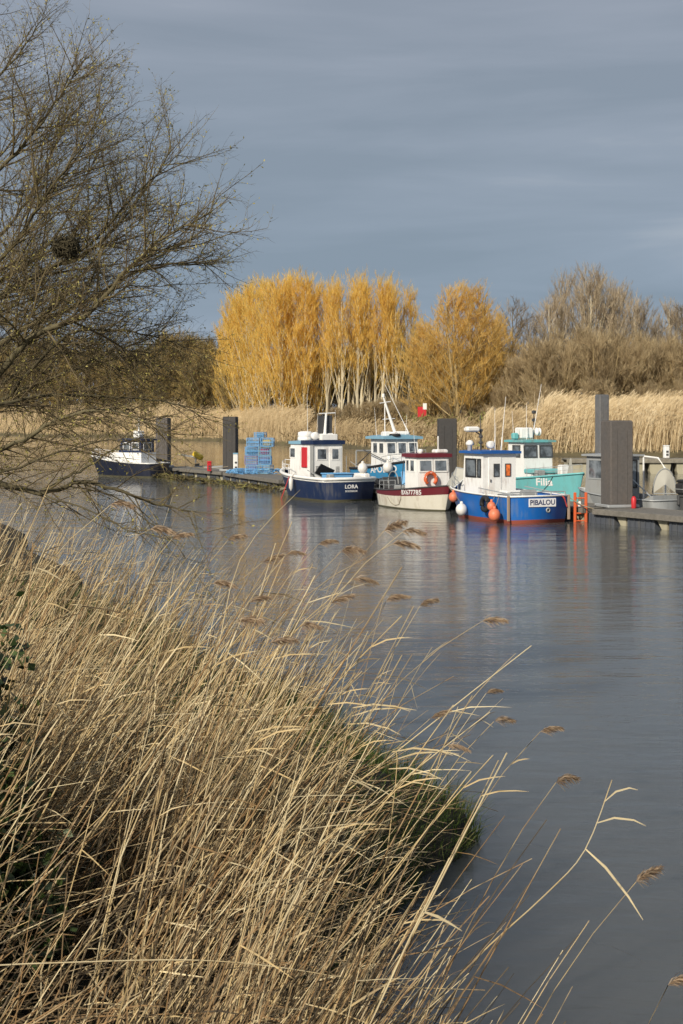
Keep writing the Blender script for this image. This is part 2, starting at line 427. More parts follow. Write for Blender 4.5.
def bank_z(x, y):
    s = bank_edge(y) - x
    if s < 0: return max(-1.2, s * 2.2 - 0.05)
    scarp = 0.24 * min(1, s / 0.12)
    body = 1.25 * (1 - math.exp(-s / 2.4))
    up = 0.75 * max(0, min(1, (4.5 - y) / 4.5))
    return scarp - 0.04 + body + up + 0.10 * wob(x, y, 0.8) * min(1, s) + 0.03 * wob(x, y, 4)
def bank_mat():
    m, nt, b = newmat('bank_earth')
    n = noise(nt, 1.3, 6, 0.7); n2 = noise(nt, 22, 4, 0.7)
    r = ramp(nt, n.outputs['Fac'], [(0.35, (0.020, 0.016, 0.010)), (0.55, (0.034, 0.029, 0.014)), (0.72, (0.024, 0.034, 0.011))])
    mm = nt.nodes.new('ShaderNodeMixRGB'); mm.blend_type = 'OVERLAY'; mm.inputs['Fac'].default_value = 0.5
    nt.links.new(r.outputs['Color'], mm.inputs['Color1']); nt.links.new(n2.outputs['Fac'], mm.inputs['Color2'])
    nt.links.new(mm.outputs['Color'], b.inputs['Base Color']); b.inputs['Roughness'].default_value = 0.95
    bump(nt, b, n2.outputs['Fac'], 0.8, 0.06)
    return m
M['bank'] = bank_mat()
bm_ = MB(); rows = []
ys = [-60, -30, -15, -8] + [-4 + 0.25 * i for i in range(0, 120)] + [26 + 1.5 * i for i in range(0, 30)] + [75, 90, 120, 200, 300]
ss = [-1.2, -0.5, -0.15, -0.04, 0.0, 0.03, 0.07, 0.12, 0.2, 0.35, 0.5, 0.75, 1, 1.4, 1.8, 2.3, 3, 4, 5, 7, 10, 15, 25, 60, 200]
vs = []
for y in ys:
    e = bank_edge(y)
    for s_ in ss:
        x = e - s_; vs.append(V((x, y, bank_z(x, y))))
fs = []
W_ = len(ss)
for j in range(len(ys) - 1):
    for i in range(W_ - 1):
        fs.append((j * W_ + i, j * W_ + W_ + i, j * W_ + W_ + i + 1, j * W_ + i + 1))
bm_._add(vs, fs)
tag(bm_.build('ground', M['bank'], smooth=True), 'dark earthy river bank below the reeds', None, None, 'structure')

# ------------------------------------------------------------------ far bank
FAR = [(-400, 620), (-120, 420), (-60, 360), (-30, 290), (-7, 237), (9, 187), (18, 163), (38, 158), (60, 150), (150, 135), (500, 120)]
def far_y(x): return interp(FAR, x)
def far_z(x, y):
    t = y - far_y(x)
    if t < 0: return max(-1.5, t * 0.6)
    return min(2.4, 0.35 * min(1, t / 1.2) + 0.15 * t) + 0.25 * wob(x, y, 0.07)
def far_mat():
    m, nt, b = newmat('far_bank_earth')
    n = noise(nt, 0.35, 6, 0.7)
    r = ramp(nt, n.outputs['Fac'], [(0.35, (0.06, 0.048, 0.026)), (0.6, (0.12, 0.10, 0.05)), (0.75, (0.05, 0.065, 0.02))])
    nt.links.new(r.outputs['Color'], b.inputs['Base Color']); b.inputs['Roughness'].default_value = 0.95
    return m
xs = [-2500, -1200, -600, -300, -200] + [-150 + 4 * i for i in range(60)] + [100, 130, 200, 400, 900, 2500]
ts = [-3, -1, 0, 0.8, 1.6, 3, 6, 10, 16, 25, 50, 120, 400, 3000]
fm = MB(); vs = []; fs = []
for x in xs:
    for t in ts:
        y = far_y(x) + t; vs.append(V((x, y, far_z(x, y))))
for i in range(len(xs) - 1):
    for j in range(len(ts) - 1):
        a = i * len(ts) + j; fs.append((a, a + len(ts), a + len(ts) + 1, a + 1))
fm._add(vs, fs)
tag(fm.build('far_land', far_mat(), smooth=True), 'flat land behind the far river bank', None, None, 'structure')
# ------------------------------------------------------------------ trees across the river
M['bark'] = tinted('pale_bark', [(0.0, (0.26, 0.21, 0.13)), (1.0, (0.66, 0.59, 0.43))], 0.85, 1.0)
M['midbark'] = tinted('mid_bark', [(0.0, (0.20, 0.14, 0.06)), (1.0, (0.40, 0.31, 0.16))], 0.85, 1.0)
M['darkbark'] = tinted('dark_bark', [(0.0, (0.07, 0.055, 0.035)), (1.0, (0.20, 0.165, 0.10))], 0.85, 1.0)
M['gold'] = tinted('golden_twigs', [(0.0, (0.62, 0.42, 0.10)), (0.45, (0.83, 0.58, 0.15)), (0.8, (0.88, 0.66, 0.21)), (1.0, (0.86, 0.70, 0.32))], 0.8, 0.45, 0.5)  # all far twig colours are lightened in place of distance haze
M['ochre'] = tinted('ochre_twigs', [(0.0, (0.54, 0.35, 0.10)), (0.5, (0.75, 0.50, 0.145)), (1.0, (0.80, 0.60, 0.25))], 0.8, 0.45, 0.5)
M['greytwig'] = tinted('grey_brown_twigs', [(0.0, (0.203, 0.164, 0.117)), (0.5, (0.423, 0.343, 0.245)), (1.0, (0.676, 0.566, 0.396))], 0.85, 0.4, 0.45)
M['browntwig'] = tinted('brown_twigs', [(0.0, (0.223, 0.173, 0.107)), (0.5, (0.426, 0.326, 0.190)), (1.0, (0.629, 0.515, 0.314))], 0.85, 0.4, 0.45)
M['greentwig'] = tinted('green_brown_twigs', [(0.0, (0.153, 0.119, 0.053)), (0.5, (0.383, 0.274, 0.116)), (1.0, (0.612, 0.500, 0.202))], 0.85, 0.4, 0.45)

def rv(r): return V((r.gauss(0, 1), r.gauss(0, 1), r.gauss(0, 1))).normalized()
def far_tree(seed, H, R, prof, trunks=1, n_limb=26, n_sub=9, n_tw=14, up=0.8, twl=1.0, tww=0.045, low=0.12, tr=0.28, spread=0.3, rise=0.35, lean=0.0, tint=(0, 1), subw=1.0, clear=0.0):
    """trunk(s) with limbs reaching to the envelope prof(f), sub-branches and fine twigs; returns trunk and crown mesh builders"""
    r = random.Random(seed)
    T = MB(); C = MB()
    axes = []
    for k in range(trunks):
        a = r.uniform(0, 2 * PI); off = 0 if trunks == 1 else spread * R
        b0 = V((math.cos(a) * off * .35, math.sin(a) * off * .35, -0.6)); top = V((math.cos(a) * off + r.gauss(0, .25) + lean * H, math.sin(a) * off + r.gauss(0, .25), H * r.uniform(.86, .97)))
        pts = []
        for i in range(8):
            t = i / 7
            pts.append(b0.lerp(top, t) + V((r.gauss(0, .10), r.gauss(0, .10), 0)) * (H * 0.035) * math.sin(PI * t))
        T.tube(pts, [tr * (1 - .93 * (i / 7) ** .8) + 0.02 for i in range(8)], 6, tint=r.uniform(.4, .9))
        axes.append(pts)
    def on(pts, t):
        t = max(0, min(.999, t)) * (len(pts) - 1); i = int(t); return pts[i].lerp(pts[i + 1], t - i)
    for k in range(n_limb):
        ax = axes[k % trunks]
        hs = low + (0.93 - low) * ((k + r.random()) / n_limb)
        p0 = on(ax, hs); a = r.uniform(0, 2 * PI)
        ft = min(.99, hs + rise * r.uniform(.6, 1.2) * (1.05 - hs))
        rad = R * prof(ft) * r.uniform(.62, 1.05)
        p3 = V((math.cos(a) * rad + lean * H * ft, math.sin(a) * rad, H * ft))
        if trunks > 1: p3 += V((p0.x, p0.y, 0)) * .3
        out_ = V((p3.x - p0.x, p3.y - p0.y, 0))
        pm = p0 + out_ * .55 + V((0, 0, (p3.z - p0.z) * (.38 if up > 0 else .75)))
        pts = []
        for i in range(6):
            t = i / 5; pts.append((p0 * (1 - t) ** 2 + pm * 2 * t * (1 - t) + p3 * t * t) + rv(r) * (0.02 * H * t * .4))
        br = tr * .36 * (1.1 - hs)
        T.tube(pts, [br * (1 - .85 * i / 5) + .012 for i in range(6)], 4, cap=False, tint=r.uniform(.2, .9))
        shade = r.uniform(*tint)
        for s_ in range(n_sub):
            t = r.uniform(.18, 1.0) if s_ else 1.0
            q = on(pts, t); d = (pts[-1] - pts[0]).normalized() * .5 + rv(r) * .55 + V((0, 0, up * .7)); d.normalize()
            L = H * r.uniform(.05, .115) * subw
            q2 = q + d * L + V((0, 0, up * .15 * L))
            sd = d.cross(rv(r)).normalized()
            C.ribbon([q, q.lerp(q2, .5) + rv(r) * .05 * L, q2], [.07, .05, .02], sd, tint=shade * .6)
            for w_ in range(n_tw):
                tt = r.random(); b = q.lerp(q2, tt)
                if clear and b.z < clear * H and r.random() < .85: continue
                dd = (d * .7 + rv(r) * .55 + V((0, 0, up))).normalized()
                C.sliver(b + rv(r) * .12, dd, twl * r.uniform(.5, 1.3), tww * r.uniform(.7, 1.3), dd.cross(rv(r)).normalized(), max(0, min(1, shade + r.uniform(-.22, .22))))
    return T, C
def tree_proto(args, bark, twig):
    T, C = far_tree(**args)
    return T.mesh('trunk', bark), C.mesh('crown', twig)
def place_tree(pm, x, y, rz, sc, name, label, cat, group):
    z = far_z(x, y)
    o = empty(name, (x, y, z), rz, label, cat, group); o.scale = sc
    a = bpy.data.objects.new('trunk', pm[0]); b = bpy.data.objects.new('crown', pm[1])
    for q in (a, b): col.objects.link(q); q.parent = o
    return o

flame = lambda f: (max(0.0, f) ** .16) * max(0.03, (1 - f)) ** .42 * 1.25
dome = lambda f: max(.05, math.sin(PI * min(1, max(0, .13 + f * .86)))) ** .6
cone = lambda f: max(.05, (1 - f)) ** .55 * 1.15 * min(1, .45 + 2.2 * f)
gold_full = [tree_proto(dict(seed=s, H=24, R=3.3, prof=flame, n_limb=56, n_sub=9, n_tw=14, up=.60, twl=.95, tww=.042, low=.02, rise=.34, tr=.22, tint=(.3, .75)), M['bark'], M['gold']) for s in (11, 12, 13)]
gold_top = [tree_proto(dict(seed=s, H=24, R=2.6, prof=flame, trunks=2, spread=.35, n_limb=44, n_sub=8, n_tw=12, up=.75, twl=1.0, tww=.038, low=.16, rise=.38, tr=.27, clear=.40, tint=(.25, .75), lean=ln), M['bark'], M['gold']) for s, ln in ((21, .02), (22, -.03), (23, .04))]
gold_dome = [tree_proto(dict(seed=31, H=20, R=8.8, prof=cone, trunks=4, n_limb=120, n_sub=10, n_tw=11, up=.40, twl=.9, tww=.038, low=.08, rise=.42, tr=.24, spread=.33, tint=(.25, .8)), M['midbark'], M['ochre'])]
bare_tall = [tree_proto(dict(seed=s, H=24, R=5.2, prof=dome, trunks=tk, n_limb=52, n_sub=9, n_tw=14, up=.7, twl=.9, tww=.032, low=.14, rise=.55, tr=.30, spread=.4, tint=(.3, 1)), M['bark'], M['greytwig']) for s, tk in ((41, 2), (42, 3), (43, 1))]
bare_dark = [tree_proto(dict(seed=s, H=20, R=4.2, prof=dome, trunks=1, n_limb=40, n_sub=7, n_tw=9, up=.35, twl=.8, tww=.042, low=.2, rise=.35, tr=.26, tint=(0, .6)), M['darkbark'], M['greytwig']) for s in (51, 52)]
bushy = [tree_proto(dict(seed=s, H=11, R=6.2, prof=lambda f: max(.1, 1 - f * f) ** .5, trunks=5, n_limb=90, n_sub=10, n_tw=15, up=.45, twl=.8, tww=.034, low=.04, rise=.55, tr=.17, spread=.45, tint=(.2, .95), subw=1.5), M['midbark'], M['browntwig']) for s in (61, 62, 63)]
thicket = [tree_proto(dict(seed=s, H=13, R=6.5, prof=lambda f: max(.1, 1 - f ** 2.4) ** .6, trunks=4, n_limb=90, n_sub=9, n_tw=13, up=.4, twl=.9, tww=.048, low=.03, rise=.5, tr=.17, spread=.4, tint=(0, .9), subw=1.4), M['darkbark'], M['greentwig']) for s in (71, 72)]

def top_scale(py_top, d, z0, H): return (EYE + (421 - py_top - 5) / F * d - z0) / H
def row(spec, protos, H, name, labelf, cat, group, r=random.Random(3)):
    """spec rows: column, distance, top row in the photograph"""
    spec = sorted(spec)
    for i, (px, d, pt) in enumerate(spec):
        x = (px - 341.5) / F * d
        while d < far_y(x) + 12: d += 3; x = (px - 341.5) / F * d
        z0 = far_z(x, d); k = top_scale(pt, d, z0, H)
        place_tree(protos[i % len(protos)], x, d, r.uniform(0, 6.28) if protos is not gold_top else r.uniform(-.6, .6), (k * r.uniform(.92, 1.08), k * r.uniform(.92, 1.08), k), name, labelf(i), cat, group)

row([(226, 252, 312), (232, 257, 294), (240, 252, 288), (246, 258, 279), (257, 253, 277), (269, 259, 276), (281, 254, 273), (292, 258, 270), (303, 254, 271), (315, 257, 277)], gold_full, 24, 'poplar_tree',
    lambda i: 'dense golden poplar, %s from the left in the tall yellow clump across the river' % ORD[i], 'tree', 'golden poplars in the tall clump')
row([(328, 254, 279), (340, 250, 279), (349, 256, 275), (359, 251, 275), (368, 257, 281), (377, 252, 277), (386, 256, 278), (394, 251, 286), (403, 255, 286)], gold_top, 24, 'poplar_tree',
    lambda i: 'golden-topped poplar with bare pale trunk, %s from the left among the pale trunks' % ORD[i], 'tree', 'golden poplars with bare pale trunks')
row([(462, 202, 284)], gold_dome, 20, 'poplar_tree', lambda i: 'broad ochre yellow tree standing alone right of the tall golden clump', 'tree', None)
row([(430, 212, 320), (494, 214, 312)], gold_dome, 20, 'poplar_tree', lambda i: ['small ochre tree on the left flank of the broad yellow tree', 'small ochre tree on the right flank of the broad yellow tree'][i], 'tree', 'small ochre trees')
row([(552, 240, 294), (572, 246, 273), (590, 240, 268), (608, 247, 276), (624, 240, 288), (642, 246, 300), (672, 250, 300), (700, 245, 306), (730, 246, 300)], bare_tall, 24, 'bare_tree',
    lambda i: 'tall bare grey-brown tree, %s from the left in the wood right of the yellow trees' % ORD[i], 'tree', 'tall bare trees in the right-hand wood')
row([(513, 232, 296), (532, 242, 312), (656, 228, 318), (684, 232, 302)], bare_dark, 20, 'bare_tree',
    lambda i: ['slender dark bare tree just right of the ochre tree', 'dark bare tree between the slender dark tree and the tall wood', 'dark thin bare tree behind the right-hand brown shrubs', 'dark thin bare tree at the right edge of the picture'][i], 'tree', 'dark slender bare trees')
row([(506, 196, 385), (528, 198, 355), (548, 190, 342), (572, 198, 330), (596, 190, 338), (620, 197, 332), (645, 190, 345), (668, 196, 338), (692, 190, 345), (720, 195, 335), (545, 176, 385), (600, 178, 378), (650, 174, 382), (690, 172, 378)], bushy, 11, 'bare_bush',
    lambda i: 'rounded leafless brown bush, %s from the left behind the right-hand reeds' % ORD[i], 'bush', 'leafless brown bushes behind the reeds')
row([(-30, 335, 335), (5, 330, 342), (38, 335, 338), (68, 330, 345), (98, 335, 345), (128, 330, 348), (152, 322, 345), (176, 326, 332), (198, 330, 336), (215, 330, 340), (165, 300, 372), (200, 296, 368), (110, 306, 380), (60, 310, 385), (15, 315, 385)], thicket, 13, 'bare_bush',
    lambda i: 'leafless olive-brown thicket tree, %s from the left behind the overhanging branches' % ORD[i], 'bush', 'olive-brown thicket on the left')
row([(318, 228, 410), (336, 226, 404), (352, 230, 400), (368, 226, 398), (384, 228, 396), (400, 224, 396), (418, 220, 396), (436, 214, 396), (452, 208, 398), (470, 202, 400), (488, 198, 404), (296, 240, 412)], bushy, 11, 'bare_bush',
    lambda i: 'low brown scrub bush, %s from the left below the golden trees' % ORD[i], 'bush', 'low brown scrub below the golden trees')

row([(205, 285, 352), (235, 280, 362), (268, 282, 356), (300, 280, 352), (325, 278, 345), (345, 281, 350), (365, 278, 347), (386, 281, 344), (408, 278, 348), (430, 276, 346), (452, 272, 352), (474, 270, 350), (498, 268, 345)], thicket, 13, 'bare_bush',
    lambda i: 'brown leafless thicket tree, %s from the left behind the golden trees' % ORD[i], 'bush', 'brown thicket behind the golden trees')

# a distant wood that closes the horizon
dw = MB(); r = random.Random(5)
for i in range(9000):
    x = r.uniform(-260, 260); d = r.uniform(430, 470) + abs(x) * .2
    h = 14 + 4 * mnoise.noise(V((x * .03, 0, 3))) + 3 * mnoise.noise(V((x * .11, 5, 3)))
    z = r.uniform(0, 1) ** .7 * h
    dd = (rv(r) * .6 + V((0, 0, .7))).normalized()
    dw.sliver(V((x, d, 2.2 + z)), dd, r.uniform(1.5, 3.4), r.uniform(.15, .5), dd.cross(rv(r)).normalized(), r.uniform(0, .8))
tag(dw.build('distant_woods', M['browntwig']), 'brown leafless wood far off along the horizon', 'woods', None, 'stuff')

# reeds lining the far bank: one mass
M['farreed'] = tinted('far_reed', [(0.0, (0.28, 0.205, 0.115)), (0.35, (0.50, 0.385, 0.225)), (0.75, (0.70, 0.57, 0.36)), (1.0, (0.80, 0.68, 0.47))], 0.8, 0.5, 0.25)
fr = MB(); r = random.Random(9)
def reed_patch(n, x0, x1, depth, h0, h1, tint0, tint1):
    for i in range(n):
        x = r.uniform(x0, x1); t = r.random() ** .7 * depth + .7; y = far_y(x) + t
        h = (r.uniform(h0, h1) + (r.random() ** 4) * 1.0 + .8 * wob(x, y, .22) + .5 * wob(x, y, .9)) * (0.75 + .25 * min(1, t / 3))
        z = far_z(x, y) - .1
        d = V((r.gauss(.09, .10), r.gauss(0, .08), 1)).normalized()
        ti = max(0, min(1, r.uniform(tint0, tint1) + .30 * wob(x, y, .35) + .18 * wob(x, y, 1.3)))
        sd = V((1, r.uniform(-.5, .5), 0)).normalized(); w = r.uniform(.03, .06)
        a = V((x, y, z)); L = h
        bend = V((r.uniform(.05, .30), 0, 0)) * h * .35
        fr.ribbon([a, a + d * (L * .55), a + d * L + bend * .6], [w, w * .9, w * .35], sd, ti)
        if r.random() < .55:
            p = a + d * L + bend * .6
            q = (d + V((.75, 0, -.25))).normalized()
            fr.leaf(p - d * .25, q, r.uniform(.4, .7), r.uniform(.09, .16), V((0, 0, 1)), max(0, ti - .05))
reed_patch(15000, 24, 58, 11, 4.0, 5.2, .40, .95)
reed_patch(2600, 17, 25, 8, 2.4, 4.2, .25, .8)
reed_patch(2600, -6, 17, 7, 1.2, 2.6, .1, .6)
reed_patch(9000, -34, -6, 10, 3.4, 4.6, .35, .8)
reed_patch(9000, -120, -34, 11, 4.6, 6.6, .3, .8)
reed_patch(1500, 58, 100, 12, 4.2, 5.2, .3, .8)
reed_patch(4000, -40, 58, 2.5, 1.0, 3.6, .0, .6)
tag(fr.build('far_reed_bed', M['farreed']), 'tall straw-coloured reeds lining the far river bank', 'reeds', None, 'stuff')

# dead bracken, brambles and rough grass on the far slope
M['bramble'] = tinted('bramble', [(0.0, (0.05, 0.036, 0.018)), (0.5, (0.17, 0.115, 0.055)), (0.8, (0.26, 0.20, 0.09)), (1.0, (0.20, 0.23, 0.06))], 0.9, 0.3)
br = MB(); r = random.Random(19)
for i in range(19000):
    x = r.uniform(-10, 27); y = far_y(x) + r.uniform(1, 34); z = far_z(x, y)
    hump = 1.0 + 1.3 * max(0, mnoise.noise(V((x * .22, y * .16, 2)))) + .04 * (y - far_y(x))
    p = V((x, y, z + r.random() * hump)); dd = (rv(r) + V((.1, 0, .35))).normalized()
    ti = r.uniform(0, .75) if x < 9 else r.uniform(.35, 1.0)
    br.sliver(p, dd, r.uniform(.5, 1.3), r.uniform(.06, .18), dd.cross(rv(r)).normalized(), ti)
tag(br.build('undergrowth', M['bramble']), 'dead brambles and rough grass on the far slope', 'undergrowth', None, 'stuff')
# ------------------------------------------------------------------ the bare tree that leans in over the water on the left
M['willowbark'] = tinted('willow_bark', [(0.0, (0.040, 0.034, 0.020)), (0.5, (0.085, 0.072, 0.040)), (1.0, (0.15, 0.13, 0.075))], 0.9, 6.0)
M['willowtwig'] = tinted('willow_twigs', [(0.0, (0.055, 0.042, 0.026)), (0.5, (0.115, 0.088, 0.048)), (1.0, (0.20, 0.16, 0.08))], 0.75, 3.0)
M['bud'] = tinted('willow_buds', [(0.0, (0.16, 0.14, 0.03)), (0.6, (0.34, 0.30, 0.08)), (1.0, (0.50, 0.44, 0.16))], 0.7, None, 0.25)
TB = V((-5.9, 14.2, 1.1))
tree = empty('willow_tree', TB, 0, 'leafless olive-twigged tree reaching in from the left over the water', 'tree')
tw = MB(); bd = MB(); r = random.Random(77)
def rot_about(d, ang, r):
    ax = d.cross(rv(r))
    if ax.length < 1e-4: ax = V((1, 0, 0))
    return (Matrix.Rotation(ang, 3, ax.normalized()) @ d).normalized()
def twig(p, d, L, rad, level, trop, dens=1.0):
    n = max(2, int(L / (.14 if level < 3 else .09)))
    pts = [p]; cur = d.copy()
    for i in range(n):
        cur = (cur + rv(r) * .15 + trop * .055).normalized()
        pts.append(pts[-1] + cur * (L / n))
    ti = r.uniform(.1, .95)
    if level < 2: tw.tube(pts, [rad * (1 - .75 * i / n) for i in range(n + 1)], 4, cap=False, tint=ti)
    else: tw.tube(pts, [rad * (1 - .7 * i / n) for i in range(n + 1)], 3, cap=False, tint=ti)
    if level < 3:
        sp = (.085, .062, .060)[level] / dens
        k = int(L / sp)
        for j in range(k):
            t = .12 + .88 * (j + r.random()) / k
            i = min(n - 1, int(t * n)); q = pts[i].lerp(pts[i + 1], t * n - i)
            dd = rot_about((pts[i + 1] - pts[i]).normalized(), math.radians(r.uniform(22, 68)), r)
            l2 = L * r.uniform(.25, .55) * (1.1 - .55 * t)
            l2 = min(l2, (1.25, .55, .24)[level])
            if l2 < .05: continue
            twig(q, dd, l2, max(.0014, rad * (1 - .7 * t) * .55), level + 1, trop, dens)
    if level >= 2 or L < .4:
        for j in range(n + 1):
            if r.random() < .17:
                q = pts[j]; dd = (cur + rv(r) * .8).normalized()
                bd.leaf(q, dd, r.uniform(.016, .040), r.uniform(.009, .016), dd.cross(rv(r)).normalized(), r.random())
def limb(wp, rad, trop=(0.25, 0, .7), dens=1.08, start=.18, sl=1.25, parent=tree):
    pts0 = [P(*q) for q in wp]
    # smooth with Catmull-Rom
    pts = []
    for i in range(len(pts0) - 1):
        a = pts0[max(0, i - 1)]; b = pts0[i]; c = pts0[i + 1]; e = pts0[min(len(pts0) - 1, i + 2)]
        for k in range(5):
            t = k / 5
            pts.append(.5 * (2 * b + (c - a) * t + (2 * a - 5 * b + 4 * c - e) * t * t + (3 * b - a - 3 * c + e) * t ** 3) + rv(r) * .012)
    pts.append(pts0[-1])
    n = len(pts) - 1
    rad *= .9
    m = MB(); m.tube([p - TB for p in pts], [rad * (1 - .86 * (i / n) ** .9) for i in range(n + 1)], 7, cap=False, tint=r.uniform(.3, .9))
    m.build('limb', M['willowbark'], parent, smooth=True)
    tv = V(trop)
    L = sum((pts[i + 1] - pts[i]).length for i in range(n))
    k = int(L / .075 * dens)
    for j in range(k):
        t = start + (1 - start) * (j + r.random()) / k
        i = min(n - 1, int(t * n)); q = pts[i].lerp(pts[i + 1], t * n - i)
        d0 = (pts[i + 1] - pts[i]).normalized()
        dd = rot_about(d0, math.radians(r.uniform(20, 75)), r)
        dd = (dd + tv * .22).normalized()
        ln = sl * r.choice((.25, .4, .55, .7, .85, 1.0, 1.15)) * (1.15 - .6 * t)
        twig(q, dd, ln, min(rad * (1 - .8 * t) * .42, .0085 * ln) + .0016, 1, tv, dens)
    twig(pts[-1], (pts[-1] - pts[-2]).normalized(), .5, .004, 1, tv)
# trunk leans out of the bank beyond the left border
tm = MB()
tp = [V((-6.2, 14.3, .6)), V((-5.9, 14.2, 1.6)), V((-5.45, 14.1, 2.9)), V((-5.2, 14.1, 4.2)), V((-5.1, 14.2, 5.6)), V((-4.9, 14.3, 7.2)), V((-4.6, 14.3, 9.0))]
tm.tube([p - TB for p in tp], [.28, .22, .19, .16, .13, .09, .05], 10, tint=.5)
tm.build('trunk', M['willowbark'], tree, smooth=True)
UP = (.28, 0, .75)
limb([(-190, 480, 14.1), (-60, 440, 13.6), (0, 372, 13.2), (35, 335, 13.0), (85, 315, 12.8), (129, 268, 12.6), (163, 238, 12.5), (194, 222, 12.4)], .052, UP)
limb([(-190, 380, 14.1), (-60, 330, 14.2), (0, 297, 14.3), (44, 271, 14.4), (82, 255, 14.4), (117, 226, 14.4), (145, 190, 14.4), (172, 150, 14.4)], .046, UP)
limb([(-180, 330, 14.2), (-50, 300, 15.0), (0, 282, 15.2), (53, 240, 15.4), (80, 190, 15.4), (100, 150, 15.4)], .04, UP)
limb([(-180, 270, 14.2), (-60, 215, 14.0), (0, 168, 13.9), (35, 130, 13.8), (66, 88, 13.8), (78, 66, 13.8)], .036, UP)
limb([(-170, 200, 14.2), (-60, 130, 14.6), (-10, 84, 14.8), (20, 52, 14.9), (44, 14, 15.0)], .030, UP, sl=.9)
limb([(-175, 160, 14.2), (-80, 60, 14.0), (-30, 0, 14.0), (-8, -60, 14.0)], .028, UP, sl=.9)
limb([(-60, 330, 14.2), (0, 262, 13.6), (40, 205, 13.4), (72, 160, 13.2), (102, 112, 13.2)], .030, UP)
limb([(-190, 420, 14.1), (-60, 385, 14.8), (20, 330, 15.2), (82, 303, 15.4), (143, 268, 15.5), (190, 264, 15.6), (214, 264, 15.6)], .040, (.45, 0, .3), sl=.9)
limb([(-180, 440, 14.1), (-50, 430, 15.0), (10, 395, 15.4), (67, 372, 15.7), (110, 352, 15.9), (160, 335, 16.0)], .040, (.35, 0, .35))
limb([(129, 268, 12.6), (160, 255, 12.9), (200, 232, 13.2), (212, 208, 13.4), (222, 194, 13.4)], .016, UP, start=.0, sl=.7)
limb([(44, 271, 14.4), (88, 245, 14.0), (130, 200, 13.8), (160, 172, 13.8), (182, 150, 13.8)], .018, UP, start=.0, sl=.75)
limb([(82, 303, 15.4), (123, 287, 15.0), (160, 286, 14.8), (196, 284, 14.7)], .013, (.4, 0, .1), start=.0, sl=.6)
limb([(-185, 470, 14.1), (-40, 462, 13.2), (25, 439, 12.8), (57, 419, 12.7), (102, 409, 12.6), (135, 417, 12.5), (170, 433, 12.5)], .032, (.4, 0, -.05), sl=.8)
limb([(-185, 490, 14.1), (-40, 486, 13.0), (0, 484, 12.8), (41, 493, 12.6), (82, 482, 12.5), (123, 492, 12.4), (160, 505, 12.4), (196, 512, 12.4)], .042, (.4, 0, -.15), sl=.75, dens=.8)
limb([(41, 493, 12.6), (64, 478, 12.7), (90, 466, 12.8), (119, 446, 12.9), (150, 436, 13.0)], .022, (.3, 0, .2), start=0, sl=.6, dens=.8)
limb([(-60, 440, 13.6), (0, 405, 14.6), (60, 395, 15.0), (118, 398, 15.2), (168, 402, 15.2), (205, 418, 15.2)], .03, (.45, 0, -.05), sl=.8)
limb([(10, 395, 15.4), (60, 340, 14.0), (110, 330, 13.6), (160, 338, 13.4), (196, 352, 13.4)], .022, (.4, 0, .1), sl=.8, start=.1)
limb([(-40, 420, 14.5), (20, 370, 16.2), (70, 352, 16.5), (120, 370, 16.6), (160, 385, 16.6)], .026, (.4, 0, .1), sl=.9)
limb([(-60, 400, 14.5), (10, 340, 17.0), (60, 300, 17.2), (110, 240, 17.3), (150, 215, 17.3)], .030, UP, sl=1.1)
limb([(-60, 300, 14.5), (5, 230, 17.0), (40, 180, 17.2), (60, 130, 17.3), (70, 100, 17.3)], .028, UP, sl=1.1)
limb([(82, 482, 12.5), (120, 500, 12.3), (150, 522, 12.2), (176, 545, 12.1), (190, 566, 12.1)], .010, (.4, 0, -.2), start=.0, sl=.5, dens=1.0)
limb([(41, 493, 12.6), (90, 512, 12.0), (130, 530, 11.8), (168, 538, 11.7), (206, 532, 11.7)], .010, (.4, 0, .0), start=.1, sl=.5, dens=.9)
limb([(-40, 486, 13.0), (10, 470, 12.3), (60, 452, 12.0), (110, 440, 11.8), (150, 456, 11.8)], .016, (.3, 0, .0), start=.1, sl=.7, dens=1.0)
limb([(-190, 400, 14.1), (-60, 350, 16.0), (10, 320, 17.5), (80, 345, 18.0), (130, 360, 18.0), (190, 372, 18.0)], .03, (.3, 0, .3), sl=1.0)
o = tw.build('twigs', M['willowtwig'], None); o.parent = tree; o.matrix_parent_inverse = Matrix.Translation(-TB); tag(o, kind='stuff')
o = bd.build('buds', M['bud'], None); o.parent = tree; o.matrix_parent_inverse = Matrix.Translation(-TB); tag(o, 'pale yellow-green opening buds', kind='stuff')

# nest wedged among the twigs
nm = MB(); c = P(66, 247, 12.4)
for i in range(800):
    q = rv(r); q.z *= .75; q.x *= 1.15; p = q * (r.random() ** .6 * .105)
    d = q.cross(rv(r)).normalized()
    nm.rod(p - d * r.uniform(.03, .10), p + d * r.uniform(.03, .10), .0032, 3, tint=r.uniform(0, .4))
tag(nm.build('bird_nest', M['willowbark'], loc=c), 'dark round nest of twigs high in the leafless tree', 'nest')

